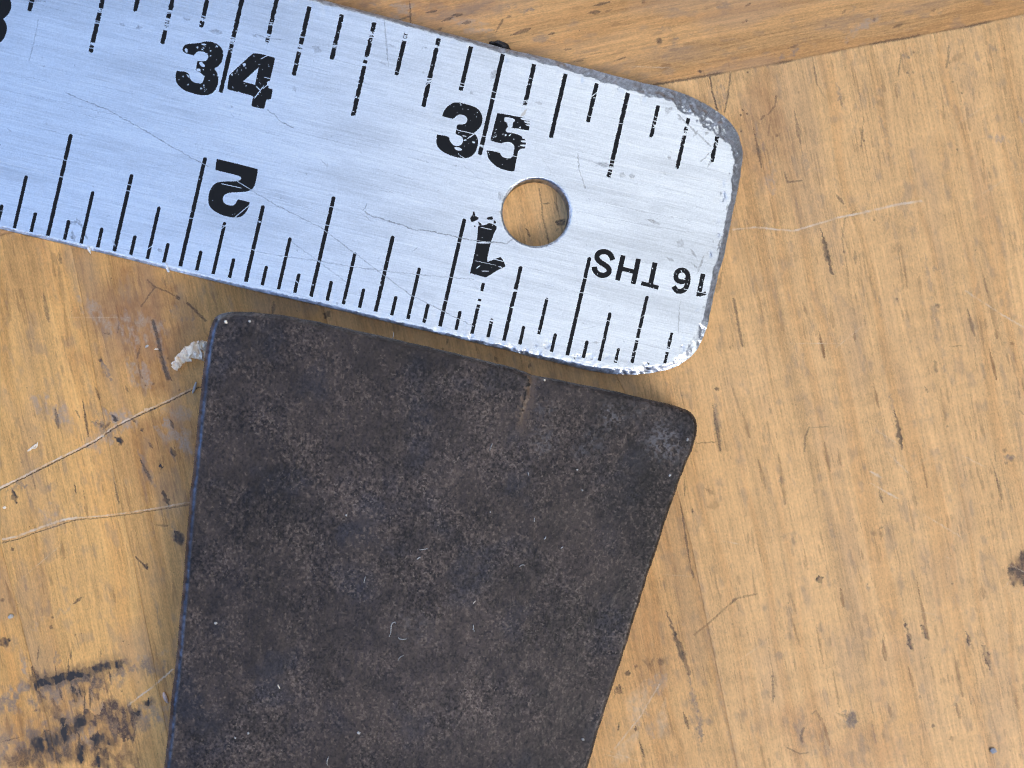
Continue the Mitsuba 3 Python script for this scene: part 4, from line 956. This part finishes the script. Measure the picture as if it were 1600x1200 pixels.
blob('residue_lump', 785, 74, .0, (.85, .34, .75), 'black_residue', 'larger right lump of black residue behind the upper edge of the ruler', 'residue lump', -.45, 4, .5, 3)
for px, py, r, mat, lab in ((337, 973.5, .15, 'white_fluff', 'white fleck on the steel plate near its left edge'), (560.5, 1145, .17, 'white_fluff', 'brightest white fleck on the lower middle of the steel plate'),
                            (388, 1145.5, .12, 'white_fluff', 'right one of two white flecks at the lower left of the plate'), (367.5, 1153, .10, 'white_fluff', 'left one of two white flecks at the lower left of the plate'),
                            (541, 805, .10, 'white_fluff', 'small white fleck left of centre on the steel plate'), (911, 1155.5, .15, 'dull_fluff', 'grey fleck at the lower right edge of the plate'),
                            (1074.5, 687, .15, 'dull_fluff', 'grey fleck just inside the right corner of the plate'), (1047, 743, .13, 'white_fluff', 'white fleck by the right edge of the plate below its corner'),
                            (902, 734, .10, 'white_fluff', 'white fleck on the upper right half of the plate'), (910, 766, .10, 'dull_fluff', 'dull fleck below the white one on the upper right half of the plate'),
                            (390, 502, .14, 'white_fluff', 'pale fleck on the upper left corner of the plate'), (353, 503, .17, 'pale_wood', 'cream fleck at the very upper left corner of the plate'),
                            (851, 594, .11, 'pale_wood', 'cream fleck at the plate edge right of its crease'), (766, 800, .09, 'white_fluff', 'tiny white fleck near the middle of the plate')):
    blob('dust_fleck', px, py, PT - .02, (r, r * .75, r * .6), mat, lab, 'dust fleck', px * .7, int(px) % 17, .35, 2)
for pts, r, mat, lab in (([(655, 859), (662, 858.5), (668, 857)], .045, 'white_fluff', 'short straight white fibre near the middle of the plate'),
                         ([(651.5, 874), (654, 872), (657, 870.5)], .07, 'white_fluff', 'stubby white fibre near the middle of the plate'),
                         ([(569, 911), (569.5, 906), (571.5, 901)], .045, 'white_fluff', 'thin curved fibre left of the middle of the plate'),
                         ([(608, 995), (611, 984), (612, 976), (616, 972), (618, 974)], .05, 'white_fluff', 'hooked pale fibre on the lower middle of the plate'),
                         ([(622, 996), (627, 999), (635, 998)], .05, 'white_fluff', 'curved pale fibre beside the hooked one on the plate'),
                         ([(622.5, 1032), (625, 1027), (631, 1024)], .045, 'dull_fluff', 'grey bowed fibre below the hooked one on the plate'),
                         ([(738, 984), (740, 980), (739.5, 977), (741, 987)], .045, 'white_fluff', 'small kinked fibre right of the hooked one on the plate'),
                         ([(739, 944), (742, 940), (743, 939)], .04, 'pale_wood', 'short slanted cream fibre above the kinked one on the plate'),
                         ([(825, 737), (825.5, 740), (826.5, 743.5)], .05, 'white_fluff', 'short upright fibre below the crease of the plate'),
                         ([(834.5, 816), (835, 812), (835.5, 809)], .045, 'white_fluff', 'upright fibre on the right half of the plate'),
                         ([(850, 843), (852, 841), (853, 838.5)], .07, 'white_fluff', 'stubby slanted fibre on the right half of the plate'),
                         ([(811.5, 886), (815, 883), (820, 883)], .06, 'dull_fluff', 'grey fibre on the right half of the plate, lowest of its neighbours'),
                         ([(876, 857), (878, 855.5), (880, 854.5)], .05, 'white_fluff', 'tiny slanted fibre nearest the right edge of the plate'),
                         ([(765, 704), (769, 694), (768, 697)], .05, 'dull_fluff', 'grey fibre above the middle of the plate'),
                         ([(434, 1070), (435.5, 1073), (437, 1076)], .08, 'pale_wood', 'cream chip of fibre on the lower left of the plate'),
                         ([(512, 1196), (511, 1190), (514, 1182)], .045, 'white_fluff', 'pale fibre at the bottom of the picture on the plate')):
    fibre('lint_fibre', [(a, b, PT + .06 + .05 * k) for k, (a, b) in enumerate(pts)], r, mat, lab, 'fibre')
for pts, lab in (([(493, 502, 4.6), (495, 508, 4.9), (498, 513, 4.8)], 'fine hair at the upper plate edge, leftmost of three'),
                 ([(529, 511, 4.5), (530, 514, 4.9), (531, 518, 4.8)], 'fine hair at the upper plate edge, middle of three'),
                 ([(615, 519, 4.4), (614.5, 526, 4.7), (614, 530, 4.6), (620, 533, 4.5)], 'bent fine hair at the upper plate edge, rightmost of three')):
    fibre('lint_fibre', pts, .04, 'white_fluff', lab, 'fibre')
fibre('lint_fibre', [(1082, 677, 4.7), (1083.5, 680, 4.8), (1084.5, 682, 4.6), (1084, 685, 4.4)], .13, 'white_fluff', 'white tuft of fluff stuck to the right edge of the plate', 'fibre')
